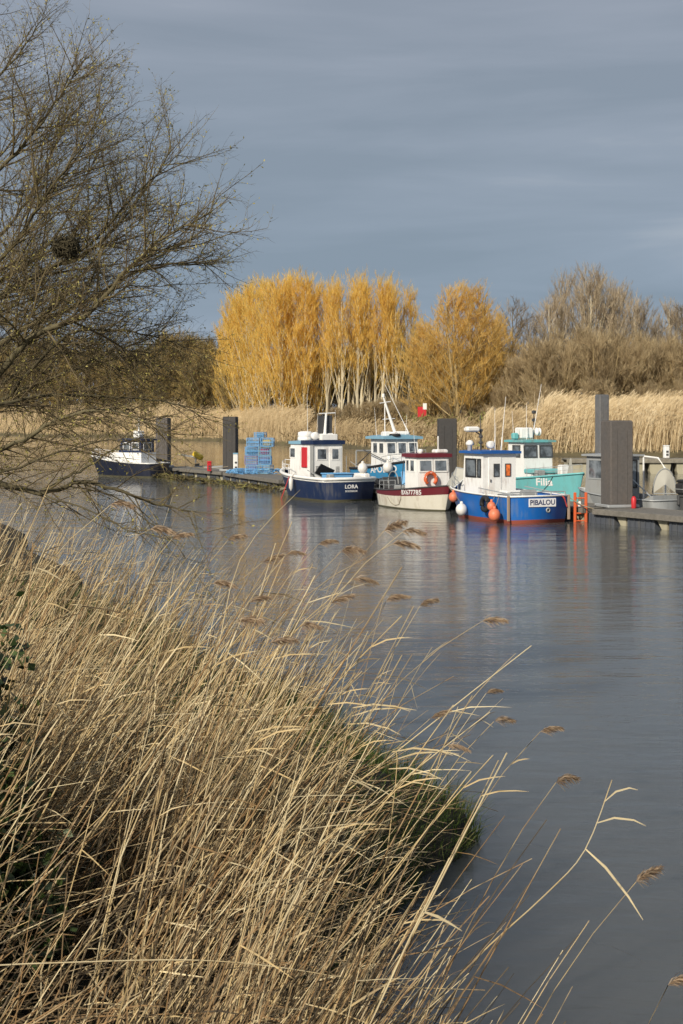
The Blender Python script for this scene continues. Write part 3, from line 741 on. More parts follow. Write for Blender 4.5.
# ------------------------------------------------------------------ ivy at the left border
M['ivy'] = tinted('ivy_leaves', [(0.0, (0.012, 0.020, 0.006)), (0.5, (0.030, 0.055, 0.014)), (1.0, (0.075, 0.11, 0.03))], 0.4, 3.0, 0.1, 0.5)
iv = MB(); sb = MB(); r = random.Random(4)
c0 = V((-1.78, 7.6, bank_z(-1.78, 7.6)))
for k in range(26):
    a = r.uniform(0, 6.28); h = r.uniform(.5, 2.0); b = V((r.gauss(0, .15), r.gauss(0, .15), 0)); t = V((r.gauss(-.05, .20), r.gauss(0, .3), h))
    pts = [b.lerp(t, i / 5) + rv(r) * .06 for i in range(6)]
    sb.tube(pts, [.014 - .002 * i for i in range(6)], 5, cap=False, tint=.3)
    for i in range(190):
        t_ = r.random() ** .7 * 5; j = min(4, int(t_)); q = pts[j].lerp(pts[j + 1], t_ - j) + rv(r) * r.uniform(.02, .20)
        dd = (rv(r) + V((0, 0, -.3))).normalized()
        iv.leaf(q, dd, r.uniform(.04, .075), r.uniform(.035, .06), dd.cross(rv(r)).normalized(), r.random())
ivo = empty('ivy_bush', c0, 0, 'dark green ivy clump among the reeds at the left border', 'bush')
sb.build('stems', M['willowbark'], ivo); iv.build('foliage', M['ivy'], ivo)

# ------------------------------------------------------------------ grass and litter on the bank
M['grass'] = tinted('bank_grass', [(0.0, (0.020, 0.032, 0.007)), (0.5, (0.060, 0.105, 0.018)), (0.78, (0.13, 0.17, 0.04)), (1.0, (0.22, 0.17, 0.08))], 0.6, 2.0, 0.2)
M['litter'] = tinted('reed_litter', [(0.0, (0.025, 0.018, 0.010)), (0.5, (0.09, 0.065, 0.034)), (1.0, (0.30, 0.23, 0.13))], 0.85, 3.0)
gm = MB(); lm = MB(); r = random.Random(21)
n = 0
while n < 15000:
    y = r.uniform(4.0, 21); s_ = r.random() ** 1.8 * 3.2; x = bank_edge(y) - s_ - .01
    k = wob(x, y, .9) + (.35 if 9.5 < y < 17 else 0)
    if k < -.15 + .12 * s_ and r.random() < .75: continue
    p = V((x, y, bank_z(x, y) - .01)); h = r.uniform(.04, .15) * (1 + .5 * k)
    d = V((r.gauss(.25, .35), r.gauss(-.1, .35), 1)).normalized()
    sd = V((r.gauss(0, 1), r.gauss(0, 1), 0)).normalized()
    e = p + d * h + V((r.uniform(0, .08), r.uniform(-.04, .04), -.02))
    gm.ribbon([p, p + d * h * .6, e], [.007, .006, .001], sd, max(0, min(.8, r.random() * .6 + k * .45)))
    n += 1
n = 0
while n < 9000:
    y = r.uniform(8.5, 27); s_ = r.random() ** 1.4 * 3.5; x = bank_edge(y) - s_ - .02
    p = V((x, y, bank_z(x, y) - .01)); h = r.uniform(.12, .50)
    d = V((r.gauss(.35, .35), r.gauss(-.1, .35), 1)).normalized(); sd = V((r.gauss(0, 1), r.gauss(0, 1), 0)).normalized()
    e = p + d * h + V((r.uniform(.02, .14), r.uniform(-.04, .04), -.03))
    gm.ribbon([p, p + d * h * .6, e], [.008, .006, .001], sd, r.uniform(0, 1.0))
    n += 1
tag(gm.build('grass', M['grass']), 'short green grass along the edge of the near bank', 'grass', None, 'stuff')
n = 0
while n < 9000:
    y = 3.6 + 9 * r.random() ** 1.3; s_ = r.uniform(0, 6.5); x = bank_edge(y) - s_
    p = V((x, y, bank_z(x, y) + r.random() ** 2 * .45)); d = V((r.gauss(.5, .8), r.gauss(0, .7), r.gauss(.15, .35))).normalized()
    lm.ribbon([p, p + d * r.uniform(.08, .22), p + d * r.uniform(.25, .5) + V((0, 0, -.02))], [.006, .008, .003], d.cross(rv(r)).normalized(), r.random() ** 1.5)
    n += 1
tag(lm.build('reed_litter', M['litter']), 'fallen broken reed leaves and stems under the reed bed', 'litter', None, 'stuff')

# ------------------------------------------------------------------ the near reeds
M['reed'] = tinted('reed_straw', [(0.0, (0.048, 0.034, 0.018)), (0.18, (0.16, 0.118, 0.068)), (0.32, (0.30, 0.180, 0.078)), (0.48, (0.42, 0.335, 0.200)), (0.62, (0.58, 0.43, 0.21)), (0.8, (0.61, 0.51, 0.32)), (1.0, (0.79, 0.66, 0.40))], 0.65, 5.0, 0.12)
M['plume'] = tinted('reed_plume', [(0.0, (0.18, 0.12, 0.078)), (0.5, (0.40, 0.29, 0.19)), (1.0, (0.58, 0.46, 0.33))], 0.9, 12.0, 0.4)
WIND = V((1, .12, 0)).normalized()
def reed_axis(H, lean, bend, az, r, n=7):
    d = V((math.sin(lean) * math.cos(az), math.sin(lean) * math.sin(az), math.cos(lean)))
    pts = [V((0, 0, 0))]; cur = d
    for i in range(n):
        cur = (cur + WIND * (bend * (i / n) ** 1.5) + V((0, 0, -bend * .35 * (i / n) ** 2)) + rv(r) * .011).normalized()
        pts.append(pts[-1] + cur * (H / n))
    return pts
def add_reed(stalk, leaf, pl, base, H, lean, bend, az, r, tint, rad=.0034, nleaf=3, plume=False, sides=3):
    ax = reed_axis(H, lean, bend, az, r); n = len(ax) - 1
    pts = [base + p for p in ax]
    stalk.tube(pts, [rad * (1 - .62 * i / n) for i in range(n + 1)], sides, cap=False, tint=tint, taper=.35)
    for k in range(nleaf):
        t = r.uniform(.30, .97); i = min(n - 1, int(t * n)); q = pts[i].lerp(pts[i + 1], t * n - i)
        d0 = (pts[i + 1] - pts[i]).normalized()
        d = (d0 * r.uniform(.1, .9) + WIND * r.uniform(.1, .9) + V((0, 0, -r.uniform(0, .5))) + rv(r) * .32).normalized()
        L = r.uniform(.10, .32); wd = r.uniform(.004, .0085)
        sd = d.cross(rv(r)).normalized(); dr = V((.05 * L, 0, -r.uniform(.0, .22) * L))
        lf = leaf
        if isinstance(leaf, list): lf = MB(); leaf.append(lf)
        lf.ribbon([q, q + d * L * .4, q + d * L * .75 + dr * .5, q + d * L + dr], [wd * .7, wd, wd * .7, wd * .1], sd, max(0, min(1, tint + r.uniform(-.25, .3))))
    if plume:
        tip = pts[-1]; d0 = (pts[-1] - pts[-2]).normalized()
        L = r.uniform(.10, .175); droop = r.uniform(.0, .7); full = r.uniform(.45, .85)
        ax2 = [tip]; c2 = d0.copy()
        for k in range(6):
            c2 = (c2 + WIND * .22 + V((0, 0, -droop * .35)) + rv(r) * .05).normalized(); ax2.append(ax2[-1] + c2 * (L / 6))
        for k in range(230):
            t = r.random() ** .85; i = min(5, int(t * 6)); q = ax2[i].lerp(ax2[i + 1], t * 6 - i)
            d = ((ax2[i + 1] - ax2[i]).normalized() * .8 + WIND * r.uniform(.1, .6) + rv(r) * full + V((0, 0, -.10 - .3 * droop))).normalized()
            l2 = L * r.uniform(.18, .48) * (1.15 - .7 * t)
            pl.ribbon([q, q + d * l2 * .55, q + d * l2 + V((.006, 0, -.22 * l2))], [.0018, .0042, .0012], d.cross(rv(r)).normalized(), r.random())
    return pts

GAPS = [(70, 8.2, .34), (30, 8.4, .38), (100, 9.6, .4), (8, 7.4, .42), (6, 6.7, .32), (6, 9.2, .50), (48, 9.0, .42), (122, 11.5, .6), (190, 11.0, .45), (12, 6.0, .5), (95, 5.7, .35), (330, 9.0, .35), (255, 7.6, .3), (150, 7.4, .3)]
def density_ok(x, y, r):
    s_ = bank_edge(y) - x
    if s_ < 0.03: return False
    for gx, gy, gr in GAPS:
        if abs(y - gy) < 1.6 and math.hypot(x - (gx - 341.5) / F * gy, y - gy) < gr and r.random() < .85: return False
    k = .58 + .95 * wob(x, y, .75) + .35 * wob(x + 9, y, 2.3)
    if s_ < .5: k *= .35 + 1.2 * s_
    if y > 9.5: k *= .60
    if 7.0 < y < 9.8 and s_ < 1.0: k *= .30
    if 9.8 < y < 17 and s_ < 1.6: k *= .36
    if y < 6.2 and x < -.9: k *= .65
    return r.random() < k
def reed_height(x, y, r):
    s_ = bank_edge(y) - x
    q = r.random()
    h = r.uniform(1.05, 1.65) if q < .80 else (r.uniform(1.6, 2.15) if q < .92 else r.uniform(.5, 1.0))
    h += .22 * wob(x, y, .7)
    if y > 9.8: h *= .88
    if x < -1.0 and y > 6.3: h *= 1.22
    return h * min(1.0, .72 + .4 * s_)
def reed_pose(r):
    q = r.random()
    if q < .78: return math.radians(r.gauss(28, 10)), abs(r.gauss(.03, .04)), r.gauss(.08, .50)
    if q < .92: return math.radians(r.uniform(38, 72)), r.uniform(.0, .2), r.gauss(.0, .8)
    return math.radians(r.uniform(15, 75)), r.uniform(0, .2), r.uniform(0, 6.28)
st = MB(); r = random.Random(101)
n = 0
while n < 3800:
    q = r.random()
    if q < .78: y = 5.0 + 5.6 * r.random() ** 1.05; x = bank_edge(y) - 5.0 * r.random() ** .9
    else: y = r.uniform(9.5, 24); x = bank_edge(y) - r.random() ** .8 * 5.5
    if x < -(y * .27 + 1.2): continue
    if not density_ok(x, y, r): continue
    lean, bend, az = reed_pose(r)
    z_ = bank_z(x, y) - .03
    add_reed(st, st, st, V((x, y, z_)), reed_height(x, y, r), lean, bend, az, r, min(1, max(0, r.gauss(.56, .27) - (.24 if y < 6.4 else 0))), rad=r.uniform(.0034, .0068) * (.85 if y < 6 else 1.0), nleaf=r.choice((0, 0, 1, 1, 2, 3)))  # nearest stalks get a darker tint in place of cast shade
    n += 1
# old broken stems tangled low down
n = 0
while n < 1500:
    y = 4.9 + 8 * r.random() ** 1.2; x = bank_edge(y) - .15 - 4.6 * r.random()
    if x < -(y * .27 + 1.0): continue
    a = V((x, y, bank_z(x, y) + r.random() * .75)); d = (V((r.gauss(.55, .5), r.gauss(0, .45), r.gauss(.35, .35)))).normalized()
    L = r.uniform(.3, 1.0); e = a + d * L + V((.05, 0, -.04))
    st.tube([a, a + d * L * .5, e], [.0038, .0034, .0026], 3, cap=False, tint=max(0, r.gauss(.28, .22)))
    n += 1
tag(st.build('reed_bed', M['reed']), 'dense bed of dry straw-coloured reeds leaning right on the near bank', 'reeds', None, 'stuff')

# stalks one can tell apart: built singly, meshes shared
plain = []
r = random.Random(303)
for k in range(18):
    a = MB(); l = []
    lean, bend, az = math.radians(r.gauss(29, 8)), r.uniform(.0, .10), r.gauss(.1, .3)
    add_reed(a, l, None, V((0, 0, 0)), r.uniform(1.85, 2.2), lean, bend, az, r, r.uniform(.40, .95), rad=r.uniform(.0044, .0068), nleaf=r.choice((1, 2, 2, 3)), sides=5)
    plain.append((a.mesh('stalk', M['reed'], True), [q.mesh('leaf', M['reed']) for q in l]))
plumed = []
for k in range(12):
    a = MB(); l = []; p = MB()
    lean, bend, az = math.radians(r.gauss(24, 5)), r.uniform(.10, .26), r.gauss(.1, .2)
    pts = add_reed(a, l, p, V((0, 0, 0)), r.uniform(2.0, 2.35), lean, bend, az, r, r.uniform(.4, .85), rad=r.uniform(.0036, .0048), nleaf=r.choice((1, 2, 3)), plume=True, sides=5)
    plumed.append((a.mesh('stalk', M['reed'], True), [q.mesh('leaf', M['reed']) for q in l], p.mesh('plume', M['plume']), pts[-1].copy()))
def reed_thing(parts, base, rz, sc, label, group):
    o = bpy.data.objects.new('reed_stalk', parts[0]); col.objects.link(o)
    o.location = base; o.rotation_euler = (0, 0, rz); o.scale = (sc, sc, sc)
    tag(o, label, 'reed', group)
    for nm_, me in [('leaf', q) for q in parts[1]] + ([('plume', parts[2])] if len(parts) > 2 else []):
        c = bpy.data.objects.new(nm_, me); col.objects.link(c); c.parent = o
    return o
n = 0
while n < 230:
    y = 5.1 + 5.8 * r.random(); x = bank_edge(y) - 4.4 * r.random() ** .9 - .03
    if x < -(y * .25 + .7) or not density_ok(x, y, r): continue
    h = reed_height(x, y, r) / 2.0 * 1.08
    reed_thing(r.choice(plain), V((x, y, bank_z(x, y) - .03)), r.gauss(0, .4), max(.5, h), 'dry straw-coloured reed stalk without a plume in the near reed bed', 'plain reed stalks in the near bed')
    n += 1
# tall stalks that stand clear of the bed against the water
n = 0
while n < 64:
    y = r.uniform(6.4, 9.6); x = bank_edge(y) - .25 - 3.4 * r.random() ** .75
    if x < -(y * .25 + .6): continue
    reed_thing(r.choice(plain), V((x, y, bank_z(x, y) - .03)), r.gauss(0, .3), r.uniform(.95, 1.22), 'tall dry reed stalk without a plume standing clear of the near bed against the water', 'tall plain reed stalks against the water')
    n += 1
# plumed stalks: each reaches a spot in the air over the bank edge
tips = [(212, 585, 9.6), (228, 540, 10.4), (250, 600, 9.0), (236, 622, 8.6), (262, 560, 10.2), (286, 552, 10.6), (300, 622, 8.8), (318, 545, 11.0), (341, 548, 10.6), (352, 578, 9.8), (384, 528, 10.8), (402, 530, 11.4), (392, 546, 10.2), (420, 604, 10.0), (386, 604, 9.4), (482, 618, 10.6), (430, 722, 8.6), (486, 690, 9.4), (494, 720, 9.2), (540, 732, 9.6), (556, 775, 8.8), (446, 748, 8.2), (636, 876, 7.6), (110, 508, 10.4), (150, 530, 10.0), (172, 536, 9.6), (668, 984, 6.6), (270, 640, 8.4), (330, 600, 9.2)]
for k, (px, py, d) in enumerate(tips):
    pr = plumed[k % len(plumed)]; tip = P(px, py, d)
    rz = RND.uniform(-.45, .45); RZ = Matrix.Rotation(rz, 3, 'Z'); best = None
    for sc in [.7 + .03 * i for i in range(30)]:
        b = tip - RZ @ pr[3] * sc
        gz = bank_z(b.x, b.y) - .04
        e = abs(b.z - gz) + (0 if bank_edge(b.y) > b.x else .6 * (b.x - bank_edge(b.y)))
        if best is None or e < best[0]: best = (e, sc, b, gz)
    e, sc, b, gz = best
    b.z = min(b.z, gz) if bank_edge(b.y) < b.x else gz
    reed_thing(pr, b, rz, sc, 'dry reed stalk with a feathery brown plume blown to the right over the water', 'plumed reed stalks leaning over the water')

# dark brambles growing through the reeds
def bramble(px, d, z_up, rx, hgt, n_, label, seed):
    r = random.Random(seed); x = (px - 341.5) / F * d; c = V((x, d, bank_z(x, d)))
    o = empty('bramble_bush', c, 0, label, 'bush', 'dark brambles in the near reed bed')
    l = MB(); s_ = MB()
    for k in range(14):
        a = r.uniform(0, 6.28); e = V((math.cos(a) * rx * r.uniform(.3, 1), math.sin(a) * rx * r.uniform(.3, 1), hgt * r.uniform(.1, .6))); m_ = V((e.x * .4, e.y * .4, hgt * r.uniform(.7, 1.15)))
        pts = [m_ * (2 * t * (1 - t)) + e * t * t for t in [i / 6 for i in range(7)]]
        s_.tube(pts, .006, 4, cap=False, tint=.2)
        for i in range(n_ // 14):
            t = r.uniform(.1, .999) * 6; j = int(t); q = pts[j].lerp(pts[min(6, j + 1)], t - j) + rv(r) * r.uniform(.0, .12)
            d_ = (rv(r) + V((0, 0, .1))).normalized(); l.leaf(q, d_, r.uniform(.03, .065), r.uniform(.02, .045), d_.cross(rv(r)).normalized(), r.random())
    s_.build('stems', M['willowbark'], o); l.build('foliage', M['ivy'], o)
bramble(6, 9.2, 0, .55, .95, 1500, 'dark bramble bush at the left border below the ivy', 1)
bramble(48, 9.0, 0, .6, .75, 1300, 'dark bramble showing between the reeds right of the left border', 2)
bramble(122, 11.5, 0, .7, .8, 1300, 'dark bramble behind the reeds where the left bank meets the water', 3)
bramble(190, 11.0, 0, .55, .55, 1100, 'low bramble behind the reeds near the middle of the bank', 4)
bramble(12, 6.0, 0, .7, .55, 1600, 'dark green low bramble in the bottom left corner', 5)
bramble(95, 5.7, 0, .6, .40, 1300, 'low bramble under the reeds right of the bottom left corner', 6)

# a few that stand out singly
def single(pts, rad, label, leaves=(), tint=.7):
    m = MB(); base = pts[0]
    sm = []
    for i in range(len(pts) - 1):
        a = pts[max(0, i - 1)]; b = pts[i]; c = pts[i + 1]; e = pts[min(len(pts) - 1, i + 2)]
        for k in range(4):
            t = k / 4; sm.append(.5 * (2 * b + (c - a) * t + (2 * a - 5 * b + 4 * c - e) * t * t + (3 * b - a - 3 * c + e) * t ** 3))
    sm.append(pts[-1])
    n = len(sm) - 1
    m.tube([p - base for p in sm], [rad * (1 - .5 * i / n) for i in range(n + 1)], 5, tint=tint)
    o = m.build('reed_stalk', M['reed'], None, True, loc=base); tag(o, label, 'reed')
    for a, b, w_ in leaves:
        l = MB(); d = (b - a); sd = d.cross(V((0, 1, 0))).normalized()
        l.ribbon([a - base, a + d * .35 + V((0, 0, .03)) - base, a + d * .75 + V((0, 0, .025)) - base, b - base], [w_ * .5, w_, w_ * .8, w_ * .2], sd, min(1, tint + .15))
        l.build('leaf', M['reed'], o)
single([V((-.12, 5.8, bank_z(-.12, 5.8) - .03)), P(395, 1060, 6.0), P(470, 965, 6.3), P(545, 895, 6.6), P(585, 850, 6.8), P(612, 780, 7.0), P(634, 822, 7.0)][:6], .0046, 'long reed stalk arching farthest out over the water with leaf stubs at its tip',
       [(P(604, 802, 6.93), P(638, 790, 6.95), .009), (P(597, 823, 6.88), P(646, 826, 6.9), .010), (P(585.5, 849, 6.8), P(643, 920, 6.8), .012)])
single([V((-1.95, 4.8, bank_z(-1.95, 4.8) - .03)), P(-60, 985, 4.85), P(-30, 968, 4.9), P(80, 962, 5.0), P(190, 960, 5.1), P(270, 966, 5.2), P(345, 978, 5.3)], .0036, 'broken reed stalk lying almost level across the bottom of the reed bed', tint=.8)
single([P(70, 1010, 5.6), V((-1.18, 5.9, bank_z(-1.18, 5.9) - .03)), P(120, 860, 6.4), P(205, 700, 7.6), P(240, 560, 8.6), P(300, 490, 9.4)][1:], .0042, 'tall slanting reed stalk crossing in front of the water', tint=.75)
for k, (a, b, c) in enumerate([((330, 820, 8.2), (400, 716, 8.8), (352, 708, 8.8)), ((395, 790, 8.4), (452, 742, 8.6), (392, 752, 8.4))]):
    q0, q1, q2 = P(*a), P(*b), P(*c)
    single([V((q0.x - .25, q0.y, bank_z(q0.x - .25, q0.y))), q0, q2], .004, ['reed stalk with long pale leaves blown flat above the grassy bank edge', 'reed stalk with pale leaves blown flat beside the turf overhang'][k],
           [(q2, q2 + V((.36, 0, -.02)), .011), (q2 + V((.0, 0, -.05)), q2 + V((.40, .03, -.02)), .010), (q2 + V((-.02, 0, -.10)), q2 + V((.30, -.03, -.16)), .010)], .6)
# ------------------------------------------------------------------ pontoon
NE = [((15.2, 45.6), (9.83, 55.6)), ((9.55, 56.2), (-3.35, 82.1)), ((-3.62, 82.7), (-7.9, 95.3)), ((-8.1, 95.9), (-13.9, 107.0))]
PW = 2.3; DECK = 0.56
def seg_frame(s):
    a = V((*s[0], 0)); b = V((*s[1], 0)); u = (b - a).normalized(); n = V((u.y, -u.x, 0))   # n points to the far side
    return a, b, u, n
SEGLAB = ['grey planked pontoon with dark floats at the right, carrying the big square pile', 'long pontoon section hidden behind the moored boats', 'pontoon section on the left carrying the stacked blue pots', 'farthest pontoon section at the left beside the navy launch']
for i, s in enumerate(NE):
    a, b, u, n = seg_frame(s); L = (b - a).length
    o = empty('pontoon', a, math.atan2(u.y, u.x), SEGLAB[i], 'pontoon')
    # local frame: x along, -y to the far side
    MB().bevbox((L / 2, -PW / 2, DECK - .035), (L, PW - .12, .07), .01).build('deck', M['deckwood'], o)
    e = MB()
    for yy_ in (0, -PW): e.bevbox((L / 2, yy_, DECK - .10), (L, .10, .22), .015)
    for xx in (0.05, L - .05): e.bevbox((xx, -PW / 2, DECK - .105), (.10, PW - .11, .20), .01)
    e.build('edge_beam', M['deckwood'], o)
    f = 0; x = .25
    k = 0
    while x < L - .6:
        w_ = 1.55 if k % 2 else .55
        m = MB()
        if k % 2:
            m.bevbox((x + w_ / 2, -PW / 2, .06), (w_, PW - .3, .66), .03)
            for q in range(5): m.box((x + .18 + q * .3, -.14, .06), (.05, .05, .56))
        else:
            m.prism([(x, -.25), (x + .12, -.25), (x + w_, .32), (x + w_, .39), (x, .39)], -PW + .2, -.2)
        m.build('float', M['floatblue'] if k % 2 else M['concrete'], o); x += w_ + .12; k += 1
        if k > 40: break
# square steel piles
def pile(px, d, wpx, top_py, rz, mat, label, lo=-2.0):
    b = at(px, d, 0); w_ = wpx / F * d; top = EYE - (top_py - 421) / F * d
    o = empty('mooring_pile', b, rz, label, 'pile')
    m = MB(); m.bevbox((0, 0, (top + lo) / 2), (w_, w_, top - lo), .03)
    m.build('shaft', mat, o)
    c = MB(); c.bevbox((0, 0, top + .012), (w_ * .92, w_ * .92, .03), .01); c.build('cap', mat, o)
    q = MB()
    for x in (-.22, .22): q.bevbox((x * w_, -w_ / 2 - .008, (top + lo) / 2 - .1), (.018, .02, top - lo - .5), .004)
    q.build('weld_seam', mat, o)
    g = MB(); h = w_ / 2 + .14
    for x, y, sx, sy in ((0, -h, 2 * h + .1, .1), (0, h, 2 * h + .1, .1), (-h, 0, .1, 2 * h - .1), (h, 0, .1, 2 * h - .1)): g.bevbox((x, y, DECK + .07), (sx, sy, .12), .02)
    if px != 602: g.build('guide_collar', M['alu'], o)
    return o
pile(616.8, 56.8, 24.0, 421, math.radians(14), M['steelpile'], 'big brown-grey square steel pile standing in the right pontoon')
pile(447, 76, 17.5, 419, math.radians(4), M['darkpile'], 'square steel pile between the maroon boat and the blue boat with white cabin')
pile(230.5, 98.3, 13.2, 417, math.radians(-8), M['darkpile'], 'dark square pile beside the stacked blue pots')
pile(163.3, 106, 12.4, 418, math.radians(-10), M['steelpile'], 'brown square pile beside the navy launch behind the branches')
pile(602, 72, 10.5, 395, math.radians(20), M['greypile'], 'tall thin blue-grey pile rising behind the aluminium boat')

# ------------------------------------------------------------------ boats
class Hull:
    def __init__(s, L, B, z0, z1, tr=.88, rake=.5, pg=2.6, pw=1.9, wl=.86, zp=2.0):
        s.L, s.B, s.z0, s.z1, s.tr, s.rake, s.pg, s.pw, s.wl, s.zp = L, B, z0, z1, tr, rake, pg, pw, wl, zp
    def sheer(s, u): return s.z0 + (s.z1 - s.z0) * u ** s.zp
    def hb(s, u, z):
        def prof(p):
            if u < .38: q = u / .38; return s.tr + (1 - s.tr) * q * (2 - q)
            return max(0, 1 - ((u - .38) / .62) ** p)
        g = prof(s.pg) * s.B / 2; w_ = prof(s.pw) * s.B / 2 * s.wl
        f = max(0, min(1, z / s.sheer(u)))
        y = w_ + (g - w_) * f ** .85
        if z < 0: y *= max(.2, 1 + z * .5)
        return max(.014, y)
    def pt(s, u, z, side, off=0.0):
        f = max(-.3, min(1, z / s.sheer(u)))
        return V((u * s.L + s.rake * f * u * u, side * (s.hb(u, z) + off), z))
    def strip(s, lo, hi, off=0, nu=22, nz=5, m=None, transom=True, inner=False):
        m = m or MB(); vs = []; fs = []
        cols = [(1, u / nu) for u in range(nu, -1, -1)] + [(-1, u / nu) for u in range(nu + 1)]
        for sd, u in cols:
            a, b = lo(u), hi(u)
            for j in range(nz + 1):
                z = a + (b - a) * j / nz; p = s.pt(u, z, sd, off)
                if u == 0: p.x -= off
                if u == 1: p.x += off
                vs.append(p)
        n = len(cols); k = nz + 1
        for i in range(n if True else n - 1):
            i2 = (i + 1) % n
            if i == nu and not transom: continue
            for j in range(nz):
                q = (i * k + j, i2 * k + j, i2 * k + j + 1, i * k + j + 1)
                fs.append(q if not inner else q[::-1])
        m._add(vs, fs); return m
    def deck(s, zf, off=-.03, nu=22):
        m = MB(); vs = []; fs = []
        for i in range(nu + 1):
            u = i / nu
            for sd in (-1, 1): 
                p = s.pt(u, zf(u), sd, off); p.z = zf(u)
                if u == 0: p.x -= off
                vs.append(p)
        for i in range(nu): fs.append((2 * i, 2 * i + 2, 2 * i + 3, 2 * i + 1))
        m._add(vs, fs); return m
    def rail(s, r=.04, off=.01, dz=0.0, nu=22, m=None, stern=True):
        m = m or MB()
        pts = []
        for sd, u in [(1, i / nu) for i in range(nu, -1, -1)] + [(-1, i / nu) for i in range(nu + 1)]:
            p = s.pt(u, s.sheer(u) + 0, sd, off); p.z += dz
            if u == 0: p.x -= off
            pts.append(p)
        m.tube(pts, r, 6, closed=True); return m
    def flank_text(s, txt, size, side, u0, z0, mat, parent, bold=0, sx=1.0, slope=0.0):
        # writing wrapped on the outer skin; x of the text runs with the reader's left to right
        dirx = 1 if side < 0 else -1
        def mp(x, y):
            u = u0 + dirx * x / s.L; z = z0 + y + slope * x
            return s.pt(max(0, min(1, u)), z, side, .014)
        return lettering(txt, size, mp, mat, parent, bold, sx)
    def transom_text(s, txt, size, yc, zc, mat, parent, bold=0, sx=1.0, off=.014):
        return lettering(txt, size, lambda x, y: V((-off, yc - x, zc + y)), mat, parent, bold, sx)

def boat(name, x, y, heading, label, group='fishing boats along the pontoon'):
    return empty(name, (x, y, 0), math.atan2(heading[1], heading[0]), label, 'boat', group)
def base_hull(h, o, mats, deckdrop=.35, boot=.10, gun=.045, decks='grey'):
    hull, bootm, gunm = mats
    t = h.strip(lambda u: boot, h.sheer, nz=6)
    h.strip(lambda u: h.sheer(u) - deckdrop, lambda u: h.sheer(u), -.06, m=t, inner=True)
    t.build('hull', hull, o, smooth=True)
    h.strip(lambda u: -.45, lambda u: boot, .006, nz=3).build('boot_stripe', bootm, o, smooth=True)
    h.rail(gun, .012).build('gunwale', gunm, o, smooth=True)
    h.deck(lambda u: h.sheer(u) - deckdrop).build('deck', M[decks], o)
def window(parent, c, right, up, w_, h_, frame, glass, t=.045, name='window', proud=.02):
    """frame with a pane as its child; c is the centre on the wall, right x up gives the outward normal"""
    c, right, up = V(c), V(right).normalized(), V(up).normalized(); nrm = right.cross(up)
    R = Matrix((right, up, nrm)).transposed()
    m = MB()
    for x, y, sx, sy in ((0, h_ / 2, w_ + t, t), (0, -h_ / 2, w_ + t, t), (-w_ / 2, 0, t, h_ - t), (w_ / 2, 0, t, h_ - t)):
        m.box(c + right * x + up * y + nrm * (proud / 2 + .002), (sx, sy, proud), R)
    f = m.build(name, frame, parent)
    MB().box(c + nrm * .005, (w_ - t * .6, h_ - t * .6, .006), R).build('pane', glass, f)
    return f
def cabin(parent, x0, x1, hw, z0, z1, mat, frontrake=.12, aftrake=0.0, name='cabin'):
    m = MB(); m.prism([(x0 + aftrake, z0), (x1 + frontrake, z0), (x1, z1), (x0, z1)], -hw, hw)
    return m.build(name, mat, parent)
def roof(parent, x0, x1, hw, z, mat, th=.09, ov=.14, crown=.05):
    m = MB(); n = 6
    for sgn in (1,):
        vs = []; fs = []
        for xx in (x0 - ov, x1 + ov):
            for i in range(n + 1):
                y = -hw - ov + (2 * hw + 2 * ov) * i / n; zz = z + th + crown * (1 - (2 * i / n - 1) ** 2)
                vs += [V((xx, y, zz)), V((xx, y, z + .002))]
        k = 2 * (n + 1)
        for i in range(n):
            a = 2 * i
            fs += [(a, a + 2, k + a + 2, k + a), (a + 1, k + a + 1, k + a + 3, a + 3), (a, a + 1, a + 3, a + 2), (k + a, k + a + 2, k + a + 3, k + a + 1)]
        fs += [(0, k, k + 1, 1), (2 * n, 2 * n + 1, k + 2 * n + 1, k + 2 * n)]
        m._add(vs, fs)
    return m.build('roof', mat, parent)
def railing(parent, pts, h_, mat, r=.016, mid=True, name='railing'):
    m = MB()
    for p in pts: m.rod(V(p), V(p) + V((0, 0, h_)), r, 5)
    m.tube([V(p) + V((0, 0, h_)) for p in pts], r, 5)
    if mid: m.tube([V(p) + V((0, 0, h_ * .5)) for p in pts], r * .7, 5)
    return m.build(name, mat, parent)
def antenna(parent, a, b, r=.014, mat=None):
    m = MB(); m.rod(a, V(a).lerp(V(b), .25), r * 1.5, 6); m.rod(V(a).lerp(V(b), .25), b, r, 5, r * .5)
    return m.build('antenna', mat or M['white'], parent)
def reel(parent, c, R_, mat, rz=0.0, name='horn'):
    m = MB(); A = Matrix.Rotation(rz, 3, 'Z') @ Matrix.Rotation(PI / 2, 3, 'Y')
    m.lathe(c, [(R_ * .35, -.10), (R_, -.09), (R_, -.06), (R_ * .3, -.05), (R_ * .3, .05), (R_, .06), (R_, .09), (R_ * .35, .10)], 14, A)
    return m.build(name, mat, parent, True)
def world_of(o, p):
    return Matrix.Translation(o.location) @ o.rotation_euler.to_matrix().to_4x4() @ V(p)
def ball_fender(o, p, R_, mat, label, rope_to=None, wpos=None):
    c = world_of(o, p) if wpos is None else wpos
    e = empty('fender_buoy', c, 0, label, 'fender', 'ball fenders on the boats')
    m = MB(); m.sphere((0, 0, 0), R_, 16, 11, (1, 1, 1.08)); m.build('ball', mat, e, True)
    k = MB(); k.lathe((0, 0, R_ * 1.0), [(R_ * .30, -.02), (R_ * .28, .07), (R_ * .16, .10)], 10); k.build('neck', mat, e, True)
    if rope_to is not None:
        q = world_of(o, rope_to) - c
        s_ = MB(); s_.tube([V((0, 0, R_)), V((0, 0, R_)).lerp(q, .5) + V((.02, 0, 0)), q], .012, 5); s_.build('rope', M['rope'], e)
    return e
